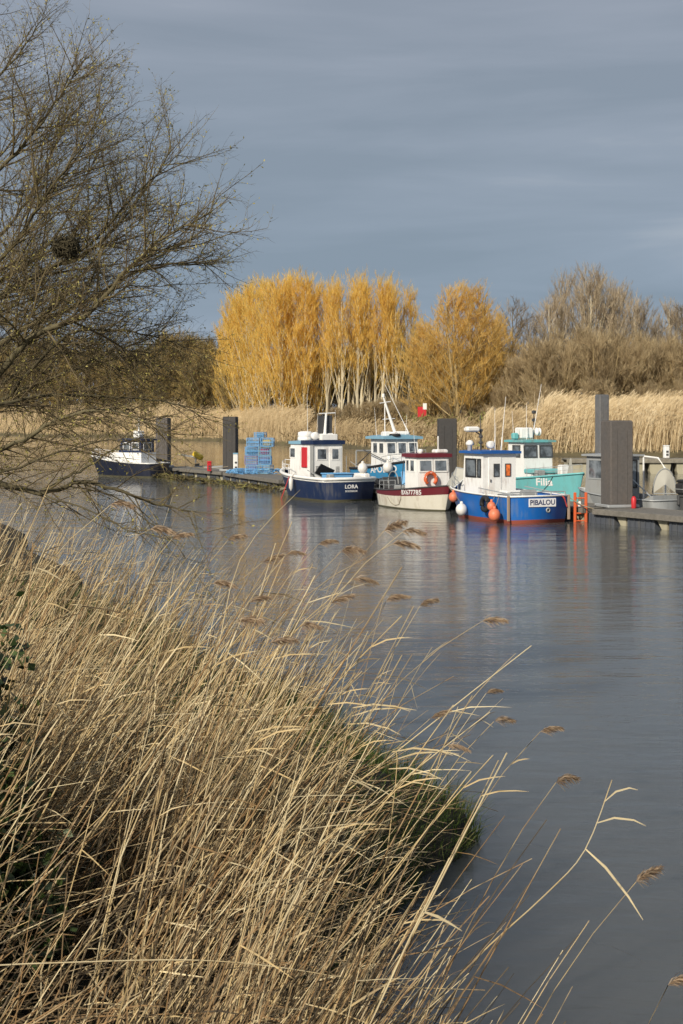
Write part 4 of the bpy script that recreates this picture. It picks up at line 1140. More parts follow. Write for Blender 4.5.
def long_fender(o, p, L, R_, mat, label, rope_to=None):
    c = world_of(o, p); e = empty('fender', c, 0, label, 'fender')
    m = MB(); m.lathe((0, 0, -L / 2), [(R_ * .3, -.06), (R_ * .4, 0), (R_, R_ * .8), (R_, L - R_ * .8), (R_ * .4, L), (R_ * .3, L + .06)], 12); m.build('body', mat, e, True)
    if rope_to is not None:
        s_ = MB(); s_.rod((0, 0, L / 2), world_of(o, rope_to) - c, .012, 5); s_.build('rope', M['rope'], e)
    return e
H_AWAY = (-.40, .917); H_NEAR = (.40, -.917)

# ---- blue boat with white cabin, stern to the viewer
b1 = boat('fishing_boat', 7.72, 55.7, (-.41, .912), 'bright blue fishing boat with white cabin, PIBALOU on its stern')
h = Hull(6.4, 3.0, 1.06, 1.26, tr=.92, rake=.55, pg=2.4, pw=1.8)
base_hull(h, b1, (M['blue'], M['redlead'], M['white']), .42, .14, .04)
MB().bevbox((-.022, -.16, .80), (.03, 1.24, .33), .006).build('name_board', M['letterwhite'], b1)
h.transom_text('PIBALOU', .28, -.16, .80, M['letterblue'], b1, .007, 1.03, .041)
ex = MB(); ex.torus((-.03, -.42, .50), .075, .03, Matrix.Rotation(PI / 2, 3, 'Y'), 16, 6); ex.build('exhaust', M['alu'], b1, True)
MB().lathe((-.035, -.42, .50), [(.06, 0), (.06, .01)], 14, Matrix.Rotation(PI / 2, 3, 'Y')).build('exhaust_bore', M['black'], b1)
worn = paint('worn_post', (.36, .27, .20), .8, .7, (.15, .07, .04))
for yy_ in (1.38, -1.38): MB().bevbox((-.02, yy_, .60), (.07, .10, .98), .01).build('corner_post', worn, b1)
CW = .78; c0x, c1x = 3.0, 4.55; zt = 2.66
cabin(b1, c0x, c1x, CW, .66, zt, M['white'], .18)
roof(b1, c0x, c1x, CW, zt, M['roofblue'], .10, .17, .04)
# aft wall looks back along -x : right = -y, up = z
d_ = MB(); d_.bevbox((c0x - .012, .22, 1.62), (.03, .60, 1.80), .005); dr = d_.build('door', M['white'], b1)
window(dr, (c0x - .03, .16, 1.98), (0, -1, 0), (0, 0, 1), .24, .50, M['darkgrey'], M['glass'], .04)
MB().bevbox((c0x - .05, .44, 1.55), (.03, .05, .12), .008).build('handle', M['darkgrey'], dr)
window(b1, (c0x - .002, -.40, 1.98), (0, -1, 0), (0, 0, 1), .24, .50, M['darkgrey'], M['orangeglass'], .04)
# port wall: normal +y, right = -x
window(b1, (3.98, CW + .002, 2.06), (-1, 0, 0), (0, 0, 1), .84, .72, M['black'], M['glass'], .07)
window(b1, (3.30, CW + .002, 2.06), (-1, 0, 0), (0, 0, 1), .26, .72, M['black'], M['glass'], .06)
window(b1, (3.98, -CW - .002, 2.06), (1, 0, 0), (0, 0, 1), .84, .72, M['black'], M['glass'], .07)
# casing and winch forward of the cabin
cabin(b1, 4.7, 5.4, .55, .75, 1.45, M['white'], .2, name='foredeck_locker')
railing(b1, [h.pt(u, h.sheer(u), 1, -.05) for u in (.62, .72, .82, .92, .99)], .52, M['alu'])
railing(b1, [h.pt(u, h.sheer(u), -1, -.05) for u in (.62, .72, .82, .92, .99)], .52, M['alu'])
nf = MB(); A = [V((5.2, .9, 1.2)), V((6.5, .55, 1.25)), V((6.0, .35, 2.0))]
nf.tube(A, .03, 6, closed=True); nf.rod((5.2, .9, 1.2), (5.0, .1, 1.9), .03); nf.rod((6.0, .35, 2.0), (5.0, .1, 1.9), .03)
nfo = nf.build('net_frame', M['alu'], b1)
q = MB(); q._add([A[0], A[1], A[2], V((5.0, .1, 1.9))], [(0, 1, 2), (0, 2, 3)]); q.build('netting', M['mesh'], nfo)
railing(b1, [V((.05, y_, 1.06)) for y_ in (-1.25, -.6, .1, .7, 1.25)] , .16, M['alu'], .022, False)
wm_ = MB(); wm_.bevbox((1.4, .5, .88), (.9, .6, .42), .04); wm_.lathe((1.4, -.4, 1.05), [(.2, -.3), (.2, .3)], 12, Matrix.Rotation(PI / 2, 3, 'X')); wm_.build('winch', M['grey'], b1)
hb_ = MB(); hb_.bevbox((2.4, -.3, .92), (.6, 1.0, .5), .03); hb_.build('engine_box', M['white'], b1)
# roof gear
rg = MB(); rg.rod((3.7, .48, zt + .1), (3.7, .48, zt + .95), .045); rg.rod((3.7, .48, zt + .75), (3.7, .80, zt + .95), .03)
for z_ in (.45, .7, .95): rg.bevbox((3.7, .48, zt + z_), (.14, .14, .12), .02)
rg.rod((3.7, .48, zt + .95), (3.72, .50, zt + 1.6), .02); rg.build('mast', M['darkgrey'], b1)
rd = MB(); rd.bevbox((3.7, .90, zt + 1.0), (.34, .62, .22), .06); rd.build('radar', M['white'], b1)
sl = MB(); sl.lathe((3.35, .22, zt + .36), [(.05, -.14), (.15, -.12), (.16, .10), (.11, .12), (.05, .13)], 14, Matrix.Rotation(-PI / 2, 3, 'Y')); sl.rod((3.35, .22, zt + .10), (3.35, .22, zt + .22), .03); sl.build('searchlight', M['white'], b1, True)
dm = MB(); dm.lathe((4.2, .72, zt + .1), [(.10, 0), (.10, .22), (.16, .24), (.17, .32), (.11, .42), (.03, .45)], 12); dm.build('lamp_dome', M['white'], b1, True)
antenna(b1, (3.3, -.25, zt + .1), (3.2, -.42, zt + 2.35), .018)
antenna(b1, (3.5, -.05, zt + .1), (3.4, -.02, zt + 1.9), .012)
ball_fender(b1, (5.55, 1.30, .42), .235, M['buoywhite'], 'white ball fender hanging at the bow of the blue boat', (5.3, 1.10, 1.2), P(461.5, 509.5, 58.2))
ball_fender(b1, (6.25, 1.15, .93), .20, M['buoyorange'], 'orange ball fender between the maroon bow and the blue boat', (6.2, .7, 1.25), P(453.5, 497, 59.4))
ball_fender(b1, (.80, 1.66, .66), .17, M['buoyorange'], 'upper small orange ball fender on the side of the blue boat', (.80, 1.5, 1.08))
ball_fender(b1, (.50, 1.70, .34), .235, M['buoyorange'], 'lower salmon ball fender on the side of the blue boat', (.50, 1.5, 1.08))
te = empty('tyre_fender', world_of(b1, (1.35, 1.63, .72)), b1.rotation_euler.z, 'black tyre fender on the side of the blue boat', 'fender')
m = MB(); m.torus((0, 0, 0), .25, .10, Matrix.Rotation(PI / 2, 3, 'X'), 20, 8); m.build('tyre', M['black'], te, True)
m = MB(); m.rod((0, 0, .25), (0, -.05, .42), .015); m.build('rope', M['rope'], te)
m = MB(); m.tube([V((0, -1.05, 1.10)), V((-.06, -1.15, .95)), V((-.05, -1.28, .62))], .03, 6); m.build('red_rope', M['redrope'], b1)

# ---- maroon and white boat, bow to the viewer
b2 = boat('fishing_boat', 2.62, 67.6, H_NEAR, 'small cream boat with maroon band and maroon cabin roof, registration painted on the bow')
h = Hull(4.95, 2.5, .80, 1.16, tr=.86, rake=.42, pg=3.4, pw=2.6, wl=.88)
t = h.strip(lambda u: .06, lambda u: h.sheer(u) - (.20 + .20 * u), nz=5); t.build('hull', M['cream'], b2, True)
t = h.strip(lambda u: h.sheer(u) - (.20 + .20 * u), h.sheer, .005, nz=3); h.strip(lambda u: h.sheer(u) - .4, h.sheer, -.06, m=t, inner=True); t.build('sheer_band', M['maroon'], b2, True)
h.strip(lambda u: -.4, lambda u: .06, .004, nz=2).build('boot_stripe', M['weed'], b2, True)
h.rail(.035, .012).build('gunwale', M['darkgrey'], b2, True)
h.deck(lambda u: h.sheer(u) - .36).build('deck', M['grey'], b2)
h.flank_text('BX677785', .30, -1, .70, .79, M['letterwhite'], b2, .006, .92, .035)
CW = .80; zt = 2.36
cabin(b2, 2.55, 3.75, CW, .5, zt, M['white'], .16)
roof(b2, 2.55, 3.75, CW, zt, M['maroon'], .16, .12, .03)
for yy_ in (-.38, .38): window(b2, (3.80, yy_, 1.98), (0, 1, 0), (-.085, 0, 1), .64, .52, M['white'], M['glass'], .06)
window(b2, (3.30, -CW - .002, 1.98), (1, 0, 0), (0, 0, 1), .42, .52, M['white'], M['glass'], .05)
window(b2, (2.82, -CW - .002, 1.98), (1, 0, 0), (0, 0, 1), .30, .52, M['white'], M['glass'], .05)
window(b2, (3.15, CW + .002, 1.98), (-1, 0, 0), (0, 0, 1), .7, .52, M['white'], M['glass'], .05)
m = MB(); m.rod((3.4, .45, zt + .16), (3.4, .45, zt + .95), .035); m.build('mast', M['white'], b2)
m = MB(); m.bevbox((3.25, .62, zt + .26), (.5, .62, .18), .05); m.build('roof_box', M['white'], b2)
m = MB(); m.lathe((3.35, -.42, zt + .15), [(.10, 0), (.12, .16), (.08, .22)], 12); m.build('lamp', M['white'], b2, True)
railing(b2, [h.pt(u, h.sheer(u), -1, -.06) for u in (.08, .2, .32, .45)], .42, M['alu'], .014)
m = MB(); m.torus((1.5, -.9, 1.12), .55, .028, Matrix.Rotation(PI / 2, 3, 'X'), 18, 6, (0, PI)); m.build('net_hoop', M['grey'], b2)
m = MB(); m.bevbox((1.0, 0, .72), (.9, .9, .55), .05); m.build('engine_box', M['grey'], b2)
m = MB(); m.tube([h.pt(.30, .50, -1, .02), h.pt(.36, .25, -1, .02), h.pt(.44, .14, -1, .02), h.pt(.52, .20, -1, .02), h.pt(.56, .45, -1, .02), h.pt(.57, .8, -1, .02)], .013, 5); m.build('hanging_rope', M['rope'], b2)
lb = empty('lifebuoy', world_of(b2, (3.99, -.22, 1.40)), b2.rotation_euler.z, 'orange horseshoe lifebuoy below the windscreen of the maroon boat', 'lifebuoy')
lb.rotation_euler = (0, math.radians(-5), b2.rotation_euler.z)
m = MB(); m.torus((0, 0, 0), .27, .085, Matrix.Rotation(PI / 2, 3, 'Y') , 24, 8, (math.radians(-55) + PI / 2 + PI / 2, math.radians(235) + PI)); 
m = MB(); m.torus((0, 0, 0), .27, .085, Matrix(((0, 0, 1), (1, 0, 0), (0, 1, 0))), 22, 8, (math.radians(-50), math.radians(230))); m.build('ring', M['orange'], lb, True)
m = MB()
for ang in (20, 90, 160): m.torus((0, .27 * math.cos(math.radians(ang)), .27 * math.sin(math.radians(ang))), .088, .012, Matrix.Rotation(math.radians(ang) - PI / 2 + PI / 2, 3, 'X') @ Matrix.Rotation(PI / 2, 3, 'X'), 12, 5)
m.build('strap', M['white'], lb)

# ---- navy boat with white cabin, stern to the viewer
b3 = boat('fishing_boat', .40, 70.9, (-.47, .883), 'navy blue fishing boat with white gunwale, cabin and small name on stern')
h = Hull(6.9, 3.15, 1.12, 1.42, tr=.93, rake=.55, pg=2.4, pw=1.8)
base_hull(h, b3, (M['navy'], M['weed'], M['white']), .40, .09, .085)
h.strip(lambda u: h.sheer(u) - .16, h.sheer, .012, nz=1).build('gunwale_band', M['white'], b3, True)
h.transom_text('LORA', .26, -.10, .72, M['letterwhite'], b3, .008, 1.1)
h.transom_text('BORDEAUX', .13, -.10, .50, M['letterwhite'], b3, .002, 1.0)
CW = .82; zt = 2.80
cabin(b3, 2.3, 5.0, CW, .72, zt, M['white'], .2)
roof(b3, 2.3, 3.5, CW, zt, M['navy'], .20, .10, .03)
roof(b3, 3.72, 5.0, CW, zt, M['paleblue'], .14, .09, .03)
d_ = MB(); d_.bevbox((2.288, -.40, 1.72), (.03, .66, 1.86), .005); dr = d_.build('door', M['white'], b3)
window(dr, (2.27, -.40, 2.30), (0, -1, 0), (0, 0, 1), .42, .56, M['white'], M['glass'], .05)
window(b3, (2.298, .36, 2.30), (0, -1, 0), (0, 0, 1), .56, .56, M['white'], M['glass'], .05)
m = MB()
for k in range(5): m.bevbox((2.285, .62, 1.40 + .07 * k), (.02, .22, .035), .004)
m.build('vent', M['grey'], b3)
m = MB()
for k in range(5): m.bevbox((2.262, -.52, 1.36 + .07 * k), (.02, .22, .035), .004)
m.build('vent', M['grey'], b3)
m = MB(); m.bevbox((2.42, CW + .05, 1.75), (.30, .10, 2.0), .02); m.build('corner_pillar', M['grey'], b3)
window(b3, (4.75, CW + .002, 2.34), (-1, 0, 0), (0, 0, 1), .62, .5, M['white'], M['glass'], .05)
m = MB(); m.bevbox((3.35, CW + .03, 2.12), (.62, .05, 1.05), .02); m.build('red_curtain', M['red'], b3)
m = MB(); m.lathe((4.3, .30, zt + .14), [(.30, 0), (.42, .05), (.42, .20), (.38, .22), (.40, .24), (.40, .46), (.25, .52), (.05, .53)], 18); m.build('raft_canister', M['white'], b3, True)
m = MB(); m.bevbox((3.1, -.30, zt + .36), (.8, .95, .34), .04); m.build('roof_box', M['white'], b3)
m = MB(); m.bevbox((3.05, -.20, zt + 1.0), (.05, .82, .98), .01); m.build('dark_panel', M['darkgrey'], b3)
m = MB(); m.tube([V((2.9, -.10, zt + .3)), V((2.95, -.22, zt + 1.6))], [.09, .055], 8); m.rod((2.95, .18, zt + 1.58), (2.95, -.75, zt + 1.62), .035); m.rod((2.95, -.6, zt + .55), (2.95, .5, zt + .50), .025); m.build('mast', M['white'], b3)
m = MB(); m.lathe((3.0, .40, zt + .42), [(.08, -.22), (.20, -.20), (.22, .08), (.14, .12)], 14, Matrix.Rotation(-PI / 2, 3, 'Y')); m.rod((3.0, .40, zt + .2), (3.0, .40, zt + .3), .03); m.build('searchlight', M['white'], b3, True)
antenna(b3, (3.4, .62, zt + .2), (3.4, .66, zt + 2.6), .014)
railing(b3, [h.pt(u, h.sheer(u), 1, -.06) for u in (.55, .68, .8, .9, .99)], .5, M['white'])
railing(b3, [h.pt(u, h.sheer(u), -1, -.06) for u in (.55, .68, .8, .9, .99)], .5, M['white'])
tb = MB(); tb.bevbox((.85, .35, 1.12), (.62, 1.45, .42), .03); t2 = empty('fish_bin', world_of(b3, (.85, .25, .73)), b3.rotation_euler.z, 'light blue fish tub on the stern deck of the navy boat', 'tub')
m = MB()
for x, y, sx, sy in ((0, .66, .7, .06), (0, -.66, .7, .06), (.33, 0, .06, 1.26), (-.33, 0, .06, 1.26)): m.bevbox((x, y, .31), (sx, sy, .60), .015)
m.bevbox((0, 0, .05), (.6, 1.26, .08), .01); m.build('walls', M['binblue'], t2)
m = MB()
for x, y, sx, sy in ((0, .69, .82, .09), (0, -.69, .82, .09), (.37, 0, .09, 1.29), (-.37, 0, .09, 1.29)): m.bevbox((x, y, .63), (sx, sy, .06), .015)
m.build('rim', M['binblue'], t2)
m = MB(); m.box((1.65, .55, 1.42), (.05, .95, .62), Matrix.Rotation(math.radians(-28), 3, 'Y') @ Matrix.Rotation(math.radians(24), 3, 'X')); m.build('hatch_lid', M['black'], b3)
m = MB(); m.bevbox((.5, -1.15, 1.05), (.5, .35, .62), .05); m.lathe((.6, -.78, 1.2), [(.18, -.25), (.18, .25)], 12, Matrix.Rotation(PI / 2, 3, 'X')); m.build('winch', M['white'], b3)
long_fender(b3, (3.0, 1.78, .80), .62, .11, M['buoywhite'], 'long white fender hanging on the side of the navy boat', (3.0, 1.58, 1.3))
ball_fender(b3, (.55, -1.05, 1.62), .25, M['buoywhite'], 'white ball fender lying at the stern corner of the navy boat')
m = MB(); m.tube([V((3.6, 1.55, 1.25)), V((3.7, 1.75, .6)), V((3.85, 1.95, -.05))], .025, 5); m.build('red_rope', M['redrope'], b3)

# ---- light blue boat behind
b4 = boat('fishing_boat', 1.65, 87.0, (.40, -.917), 'light blue fishing boat with leaning white mast, behind the maroon boat')
h = Hull(7.2, 3.0, 1.15, 1.90, tr=.85, rake=.6, pg=2.6, pw=1.9)
base_hull(h, b4, (M['skyblue'], M['weed'], M['black']), .45, .1, .07, 'paleblue')
h.flank_text('APOLLO', .55, -1, .63, 1.20, M['letterwhite'], b4, .01, 1.1, .05)
CW = 1.02; zt = 2.95
cabin(b4, 2.6, 4.6, CW, .7, zt, M['white'], .32)
roof(b4, 2.6, 4.6, CW, zt, M['paleblue'], .14, .26, .10)
for yy_ in (-.70, 0, .70): window(b4, (4.70, yy_, 2.42), (0, 1, 0), (-.142, 0, 1), .56, .66, M['white'], M['glass'], .06)
for xx in (3.2, 4.05): window(b4, (xx, -CW - .002, 2.42), (1, 0, 0), (0, 0, 1), .62, .62, M['white'], M['glass'], .06)
m = MB(); m.prism([(4.7, 1.2), (5.5, 1.2), (5.3, 1.9), (4.7, 2.0)], -.9, .9); m.build('coach_roof', M['white'], b4)
m = MB(); m.tube([V((3.4, .25, zt + .1)), V((3.2, -.50, zt + 2.45))], [.11, .05], 8); m.rod((3.4, -.5, zt + .1), (3.22, -.42, zt + 2.1), .03); m.rod((3.24, -.75, zt + 2.1), (3.24, -.05, zt + 2.2), .03)
m.rod((3.3, -.6, zt + 1.15), (3.3, .2, zt + 1.2), .025); m.lathe((3.2, -.5, zt + 2.45), [(.08, 0), (.08, .18), (.03, .22)], 10); m.build('mast', M['white'], b4)
m = MB(); m.bevbox((3.6, .45, zt + .32), (.7, .85, .26), .08); m.build('radar', M['white'], b4)
m = MB(); m.bevbox((3.9, -.62, zt + .26), (.6, .5, .36), .06); m.lathe((4.1, -.3, zt + .2), [(.3, 0), (.32, .1), (.2, .22)], 14); m.build('roof_box', M['white'], b4)
m = MB(); m.lathe((4.65, -.45, zt + .22), [(.3, -.06), (.36, 0), (.3, .10)], 14); m.build('black_cover', M['black'], b4, True)
antenna(b4, (3.9, .95, zt + .1), (3.1, -.35, zt + 3.2), .022)
railing(b4, [h.pt(u, h.sheer(u), -1, -.06) for u in (.62, .72, .82, .92, .99)], .5, M['alu'])
ball_fender(b4, (5.75, -1.42, 1.35), .30, M['buoywhite'], 'white ball fender on the bow of the light blue boat', (5.75, -1.1, 1.75))
m = MB(); m.bevbox((1.2, 0, 1.0), (1.2, 1.4, .8), .06); m.rod((.4, -1, 1.0), (.4, -1, 2.2), .05); m.rod((.4, 1, 1.0), (.4, 1, 2.2), .05); m.rod((.4, -1, 2.2), (.4, 1, 2.2), .05); m.build('gantry', M['grey'], b4)

# ---- teal boat
b5 = boat('fishing_boat', 8.45, 73.0, (.40, -.917), 'turquoise fishing boat with white cabin behind the bright blue boat, Filia on its bow')
h = Hull(6.6, 2.8, 1.10, 1.56, tr=.85, rake=.5, pg=2.7, pw=2.0)
base_hull(h, b5, (M['teal'], M['weed'], M['teal']), .40, .1, .05, 'grey')
h.flank_text('Filia', .50, -1, .76, 1.08, M['letterwhite'], b5, .012, 1.15, .02)
CW = .80; zt = 2.95
cabin(b5, 1.6, 3.1, CW, .7, zt, M['white'], .1)
roof(b5, 1.6, 3.1, CW, zt, M['teal'], .10, .16, .04)
for yy_ in (-.45, .45): window(b5, (3.13, yy_, 2.50), (0, 1, 0), (-.044, 0, 1), .72, .56, M['darkgrey'], M['glass'], .06)
window(b5, (2.4, -CW - .002, 2.5), (1, 0, 0), (0, 0, 1), .7, .56, M['darkgrey'], M['glass'], .06)
m = MB(); m.bevbox((3.65, 0, 1.55), (.9, 1.75, .22), .04); m.build('trunk_top', M['teal'], b5)
m = MB(); m.bevbox((3.6, 0, 1.07), (.8, 1.6, .72), .03); m.build('trunk_cabin', M['white'], b5)
m = MB(); m.bevbox((4.55, .55, 1.40), (.35, .5, .95), .05); m.build('winch', M['white'], b5)
m = MB(); m._add([V((5.3, .3, 1.35)), V((5.9, .2, 1.45)), V((5.75, .2, 2.15)), V((5.65, .2, 2.2))], [(0, 1, 2, 3)]); m.tube([V((5.3, .3, 1.35)), V((5.9, .2, 1.45)), V((5.75, .2, 2.2))], .03, 6, closed=True); m.build('anchor_roller', M['mesh'], b5)
m = MB(); m.bevbox((2.1, -.2, zt + .45), (.62, .72, .55), .05); m.build('roof_box', M['white'], b5)
m = MB(); m.bevbox((2.2, -.78, zt + .30), (.3, .3, .32), .05); m.build('lamp_box', M['teal'], b5)
reel(b5, (2.6, .30, zt + .52), .20, M['white'], PI / 2, 'horn')
antenna(b5, (2.3, .15, zt + .1), (2.2, .75, zt + 2.9), .020)
antenna(b5, (2.6, -.35, zt + .1), (2.5, -.30, zt + 1.9), .014)
railing(b5, [h.pt(u, h.sheer(u), -1, -.06) for u in (.6, .72, .84, .94, .99)], .42, M['alu'], .014)
m = MB(); m.tube([h.pt(.83, 1.4, -1, .02), h.pt(.80, 1.0, -1, .02), h.pt(.74, .6, -1, .03)], .018, 5); m.build('hanging_rope', M['darkgrey'], b5)
m = MB(); m.rod((1.9, .5, zt + .1), (1.9, .5, zt + 1.6), .03); m.bevbox((1.9, .5, zt + 1.1), (.14, .2, .16), .02); m.bevbox((1.9, .5, zt + 1.5), (.14, .2, .16), .02); m.build('mast', M['darkgrey'], b5)

# ---- aluminium boat behind the right pontoon
b6 = boat('fishing_boat', 13.4, 57.5, (-.47, .883), 'grey aluminium work boat with open hoops behind the big square pile')
h = Hull(5.8, 2.2, .80, 1.05, tr=.95, rake=.35, pg=2.6, pw=2.2)
base_hull(h, b6, (M['alu'], M['darkgrey'], M['alu']), .38, .06, .035, 'grey')
CW = .86; zt = 2.50
cabin(b6, 3.1, 4.5, CW, .45, zt, M['grey'], .15)
roof(b6, 3.1, 4.5, CW, zt, M['alu'], .08, .16, .02)
window(b6, (3.098, .30, 1.95), (0, -1, 0), (0, 0, 1), .62, .75, M['darkgrey'], M['glass'], .05)
window(b6, (3.098, -.50, 1.75), (0, -1, 0), (0, 0, 1), .40, 1.15, M['black'], M['glass'], .06)
window(b6, (3.85, CW + .002, 1.95), (-1, 0, 0), (0, 0, 1), 1.0, .8, M['alu'], M['glass'], .06)
m = MB(); m.rod((3.0, 1.0, .5), (3.0, 1.0, zt + .05), .04); m.rod((3.0, -1.0, .5), (3.0, -1.0, zt + .05), .04); m.tube([V((3.0, -1.0, zt)), V((2.2, -1.12, zt - .06)), V((1.75, -1.12, zt - .5)), V((1.72, -1.10, .8))], .04, 6); m.build('cabin_frame', M['white'], b6)
m = MB(); m.bevbox((3.6, .2, zt + .2), (.5, .5, .2), .04); m.lathe((3.7, -.3, zt + .08), [(.07, 0), (.07, .2), (.12, .22), (.12, .3)], 10); m.build('roof_box', M['white'], b6)
def net_hoop(parent, c, w_, hgt, tilt, rz, fill, label=None):
    R = Matrix.Rotation(rz, 3, 'Z') @ Matrix.Rotation(tilt, 3, 'X')
    pts = [V(c) + R @ V((w_ / 2 * math.cos(q), 0, hgt * max(0, math.sin(q)))) for q in [PI * i / 18 for i in range(19)]]
    m = MB(); m.tube(pts, .03, 6); m.rod(pts[0], pts[-1], .03); f = m.build('net_hoop', M['grey'], parent)
    if fill:
        q = MB(); cen = V(c) + R @ V((0, .18, hgt * .4)); q._add([cen] + pts, [(0, i + 1, i + 2) for i in range(18)]); q.build('netting', M['mesh'], f)
net_hoop(b6, (1.15, -.55, 1.0), .95, 1.05, -.15, PI / 2 - .6, True)
net_hoop(b6, (2.2, 1.0, .9), .95, 1.0, -.1, PI / 2 - .9, False)
m = MB(); m.prism([(.15, .5), (.9, .5), (.9, .78), (.15, 1.0)], -.9, .9); m.build('stern_bench', M['alu'], b6)
ob = empty('outboard_motor', world_of(b6, (-.12, -.35, .85)), b6.rotation_euler.z, 'black outboard motor on the transom of the aluminium boat', 'outboard motor')
m = MB(); m.bevbox((-.10, 0, .42), (.62, .46, .52), .10); m.bevbox((-.10, 0, .72), (.52, .40, .12), .05); m.build('cowl', M['black'], ob)
m = MB(); m.bevbox((-.10, 0, .13), (.34, .28, .12), .03); m.prism([(-.3, .1), (.02, .1), (.0, -.9), (-.22, -.9)], -.08, .08); m.build('leg', M['darkgrey'], ob)
m = MB(); m.bevbox((.06, 0, -.05), (.14, .32, .4), .02); m.build('bracket', M['darkgrey'], ob)
m = MB(); m.bevbox((-.10, 0, .40), (.63, .47, .035), .01); m.build('stripe', M['alu'], ob)

# ---- navy launch far left
M['darknavy'] = paint('dark_navy_paint', (0.012, 0.016, 0.035), 0.4, 0.4, (.04, .04, .05))
b7 = boat('motor_launch', -14.2, 100.5, (-.86, .51), 'navy launch with white deck and dark wheelhouse windows, seen through the left branches', None)
b7.location = (-12.9, 101.0, 0)
h = Hull(5.6, 2.6, 1.0, 1.45, tr=.85, rake=.7, pg=2.0, pw=1.5)
base_hull(h, b7, (M['darknavy'], M['weed'], M['white']), .08, .1, .05, 'white')
m = MB(); m.prism([(1.0, .9), (4.4, 1.2), (3.5, 1.75), (1.0, 1.75)], -.85, .85); m.build('coach_roof', M['white'], b7)
cabin(b7, 1.1, 2.9, .75, 1.7, 2.6, M['navy'], .25); roof(b7, 1.1, 2.9, .75, 2.6, M['navy'], .10, .15, .05)
for xx in (1.6, 2.4): window(b7, (xx, .752, 2.2), (-1, 0, 0), (0, 0, 1), .6, .5, M['white'], M['glass'], .05)
window(b7, (1.098, 0, 2.2), (0, -1, 0), (0, 0, 1), .9, .5, M['white'], M['glass'], .05)
m = MB(); m.rod((1.9, 0, 2.7), (1.9, 0, 4.2), .06); m.bevbox((1.9, 0, 3.2), (.4, .8, .2), .05); m.bevbox((1.9, 0, 2.95), (.6, .6, .3), .05); m.rod((1.9, -.4, 3.7), (1.9, .4, 3.7), .03); m.build('mast', M['white'], b7)
railing(b7, [h.pt(u, h.sheer(u), 1, -.06) for u in (.5, .65, .8, .92, .99)], .55, M['white'])
railing(b7, [h.pt(u, h.sheer(u), -1, -.06) for u in (.5, .65, .8, .92, .99)], .55, M['white'])

# ---- dinghy with yellow outboard behind the left pontoon
b8 = boat('dinghy', -11.2, 110.5, (.96, -.28), 'small grey inflatable dinghy with yellow outboard behind the left pontoon', None)
m = MB(); pts = [V((0, .62, .28)), V((1.4, .62, .28)), V((2.3, .42, .36)), V((2.7, 0, .44)), V((2.3, -.42, .36)), V((1.4, -.62, .28)), V((0, -.62, .28))]; m.tube(pts, .24, 10); m.build('tube', M['grey'], b8, True)
m = MB(); m.bevbox((1.1, 0, .16), (2.3, 1.0, .08), .02); m.build('floor_board', M['darkgrey'], b8)
m = MB(); m.bevbox((-.02, 0, .42), (.06, .9, .55), .01); m.build('transom', M['deckwood'], b8)
yo = empty('outboard_motor', world_of(b8, (-.1, 0, .75)), b8.rotation_euler.z, 'yellow outboard motor tilted up on the grey dinghy', 'outboard motor')
m = MB(); m.bevbox((.15, 0, .55), (.85, .42, .42), .08, Matrix.Rotation(.5, 3, 'Y')); m.build('cowl', M['yellow'], yo)
m = MB(); m.rod((-.1, 0, .45), (-1.3, 0, .62), .07); m.bevbox((-1.3, 0, .62), (.3, .3, .08), .02); m.rod((-.05, 0, .0), (-.02, 0, .45), .06); m.build('leg', M['alu'], yo)

# ------------------------------------------------------------------ things on the pontoons
def post(px, d, z0, hgt, w_, mat, label, kind, capm=None):
    o = empty('service_pedestal' if kind == 'pedestal' else 'post', at(px, d, z0), .2, label, kind)
    m = MB(); m.bevbox((0, 0, hgt / 2), (w_, w_, hgt), w_ * .12); m.build('body', mat, o)
    m = MB(); m.bevbox((0, 0, hgt + .03), (w_ * 1.15, w_ * 1.15, .09), w_ * .12); m.build('cap', capm or mat, o)
    m = MB()
    for z_ in (.3, .55): m.bevbox((0, -w_ / 2 - .006, hgt * z_), (w_ * .5, .02, w_ * .4), .004); m.bevbox((w_ / 2 + .006, 0, hgt * z_), (.02, w_ * .5, w_ * .4), .004)
    m.build('socket', M['darkgrey'], o)
    return o
post(235.6, 94.2, DECK, 1.25, .30, M['white'], 'white service pedestal beside the dark pile on the left pontoon', 'pedestal', M['paleblue'])
post(209.3, 97.2, DECK, .62, .28, M['red'], 'red post on the left pontoon', 'post')
post(666.3, 108.3, 1.16, .92, .40, M['white'], 'white service pedestal on the wooden jetty at the right', 'pedestal')
fe = empty('fire_extinguisher', at(633.8, 56.0, DECK), 0, 'red extinguisher standing against the big square pile', 'extinguisher')
m = MB(); m.lathe((0, 0, 0), [(.09, 0), (.10, .02), (.10, .38), (.06, .46), (.03, .48)], 12); m.build('cylinder', M['red'], fe, True)
m = MB(); m.bevbox((0, 0, .52), (.05, .12, .06), .01); m.rod((.05, 0, .5), (.12, 0, .2), .014); m.build('valve', M['black'], fe)
# orange ladder at the left end of the right pontoon
la = empty('ladder', at(580.5, 56.3, 0), math.radians(4), 'orange ladder hanging from the pontoon end beside the blue boat', 'ladder')
for x in (-.22, .22): MB().bevbox((x, 0, .5), (.11, .10, 1.35), .02).build('side_rail', M['orange'], la)
for z_ in (.05, .35, .65, .95): MB().rod((-.2, 0, z_), (.2, 0, z_), .03).build('rung', M['orange'], la)
m = MB(); m.bevbox((-.05, -.07, .72), (.11, .05, .22), .02); m.build('white_tag', M['white'], la)
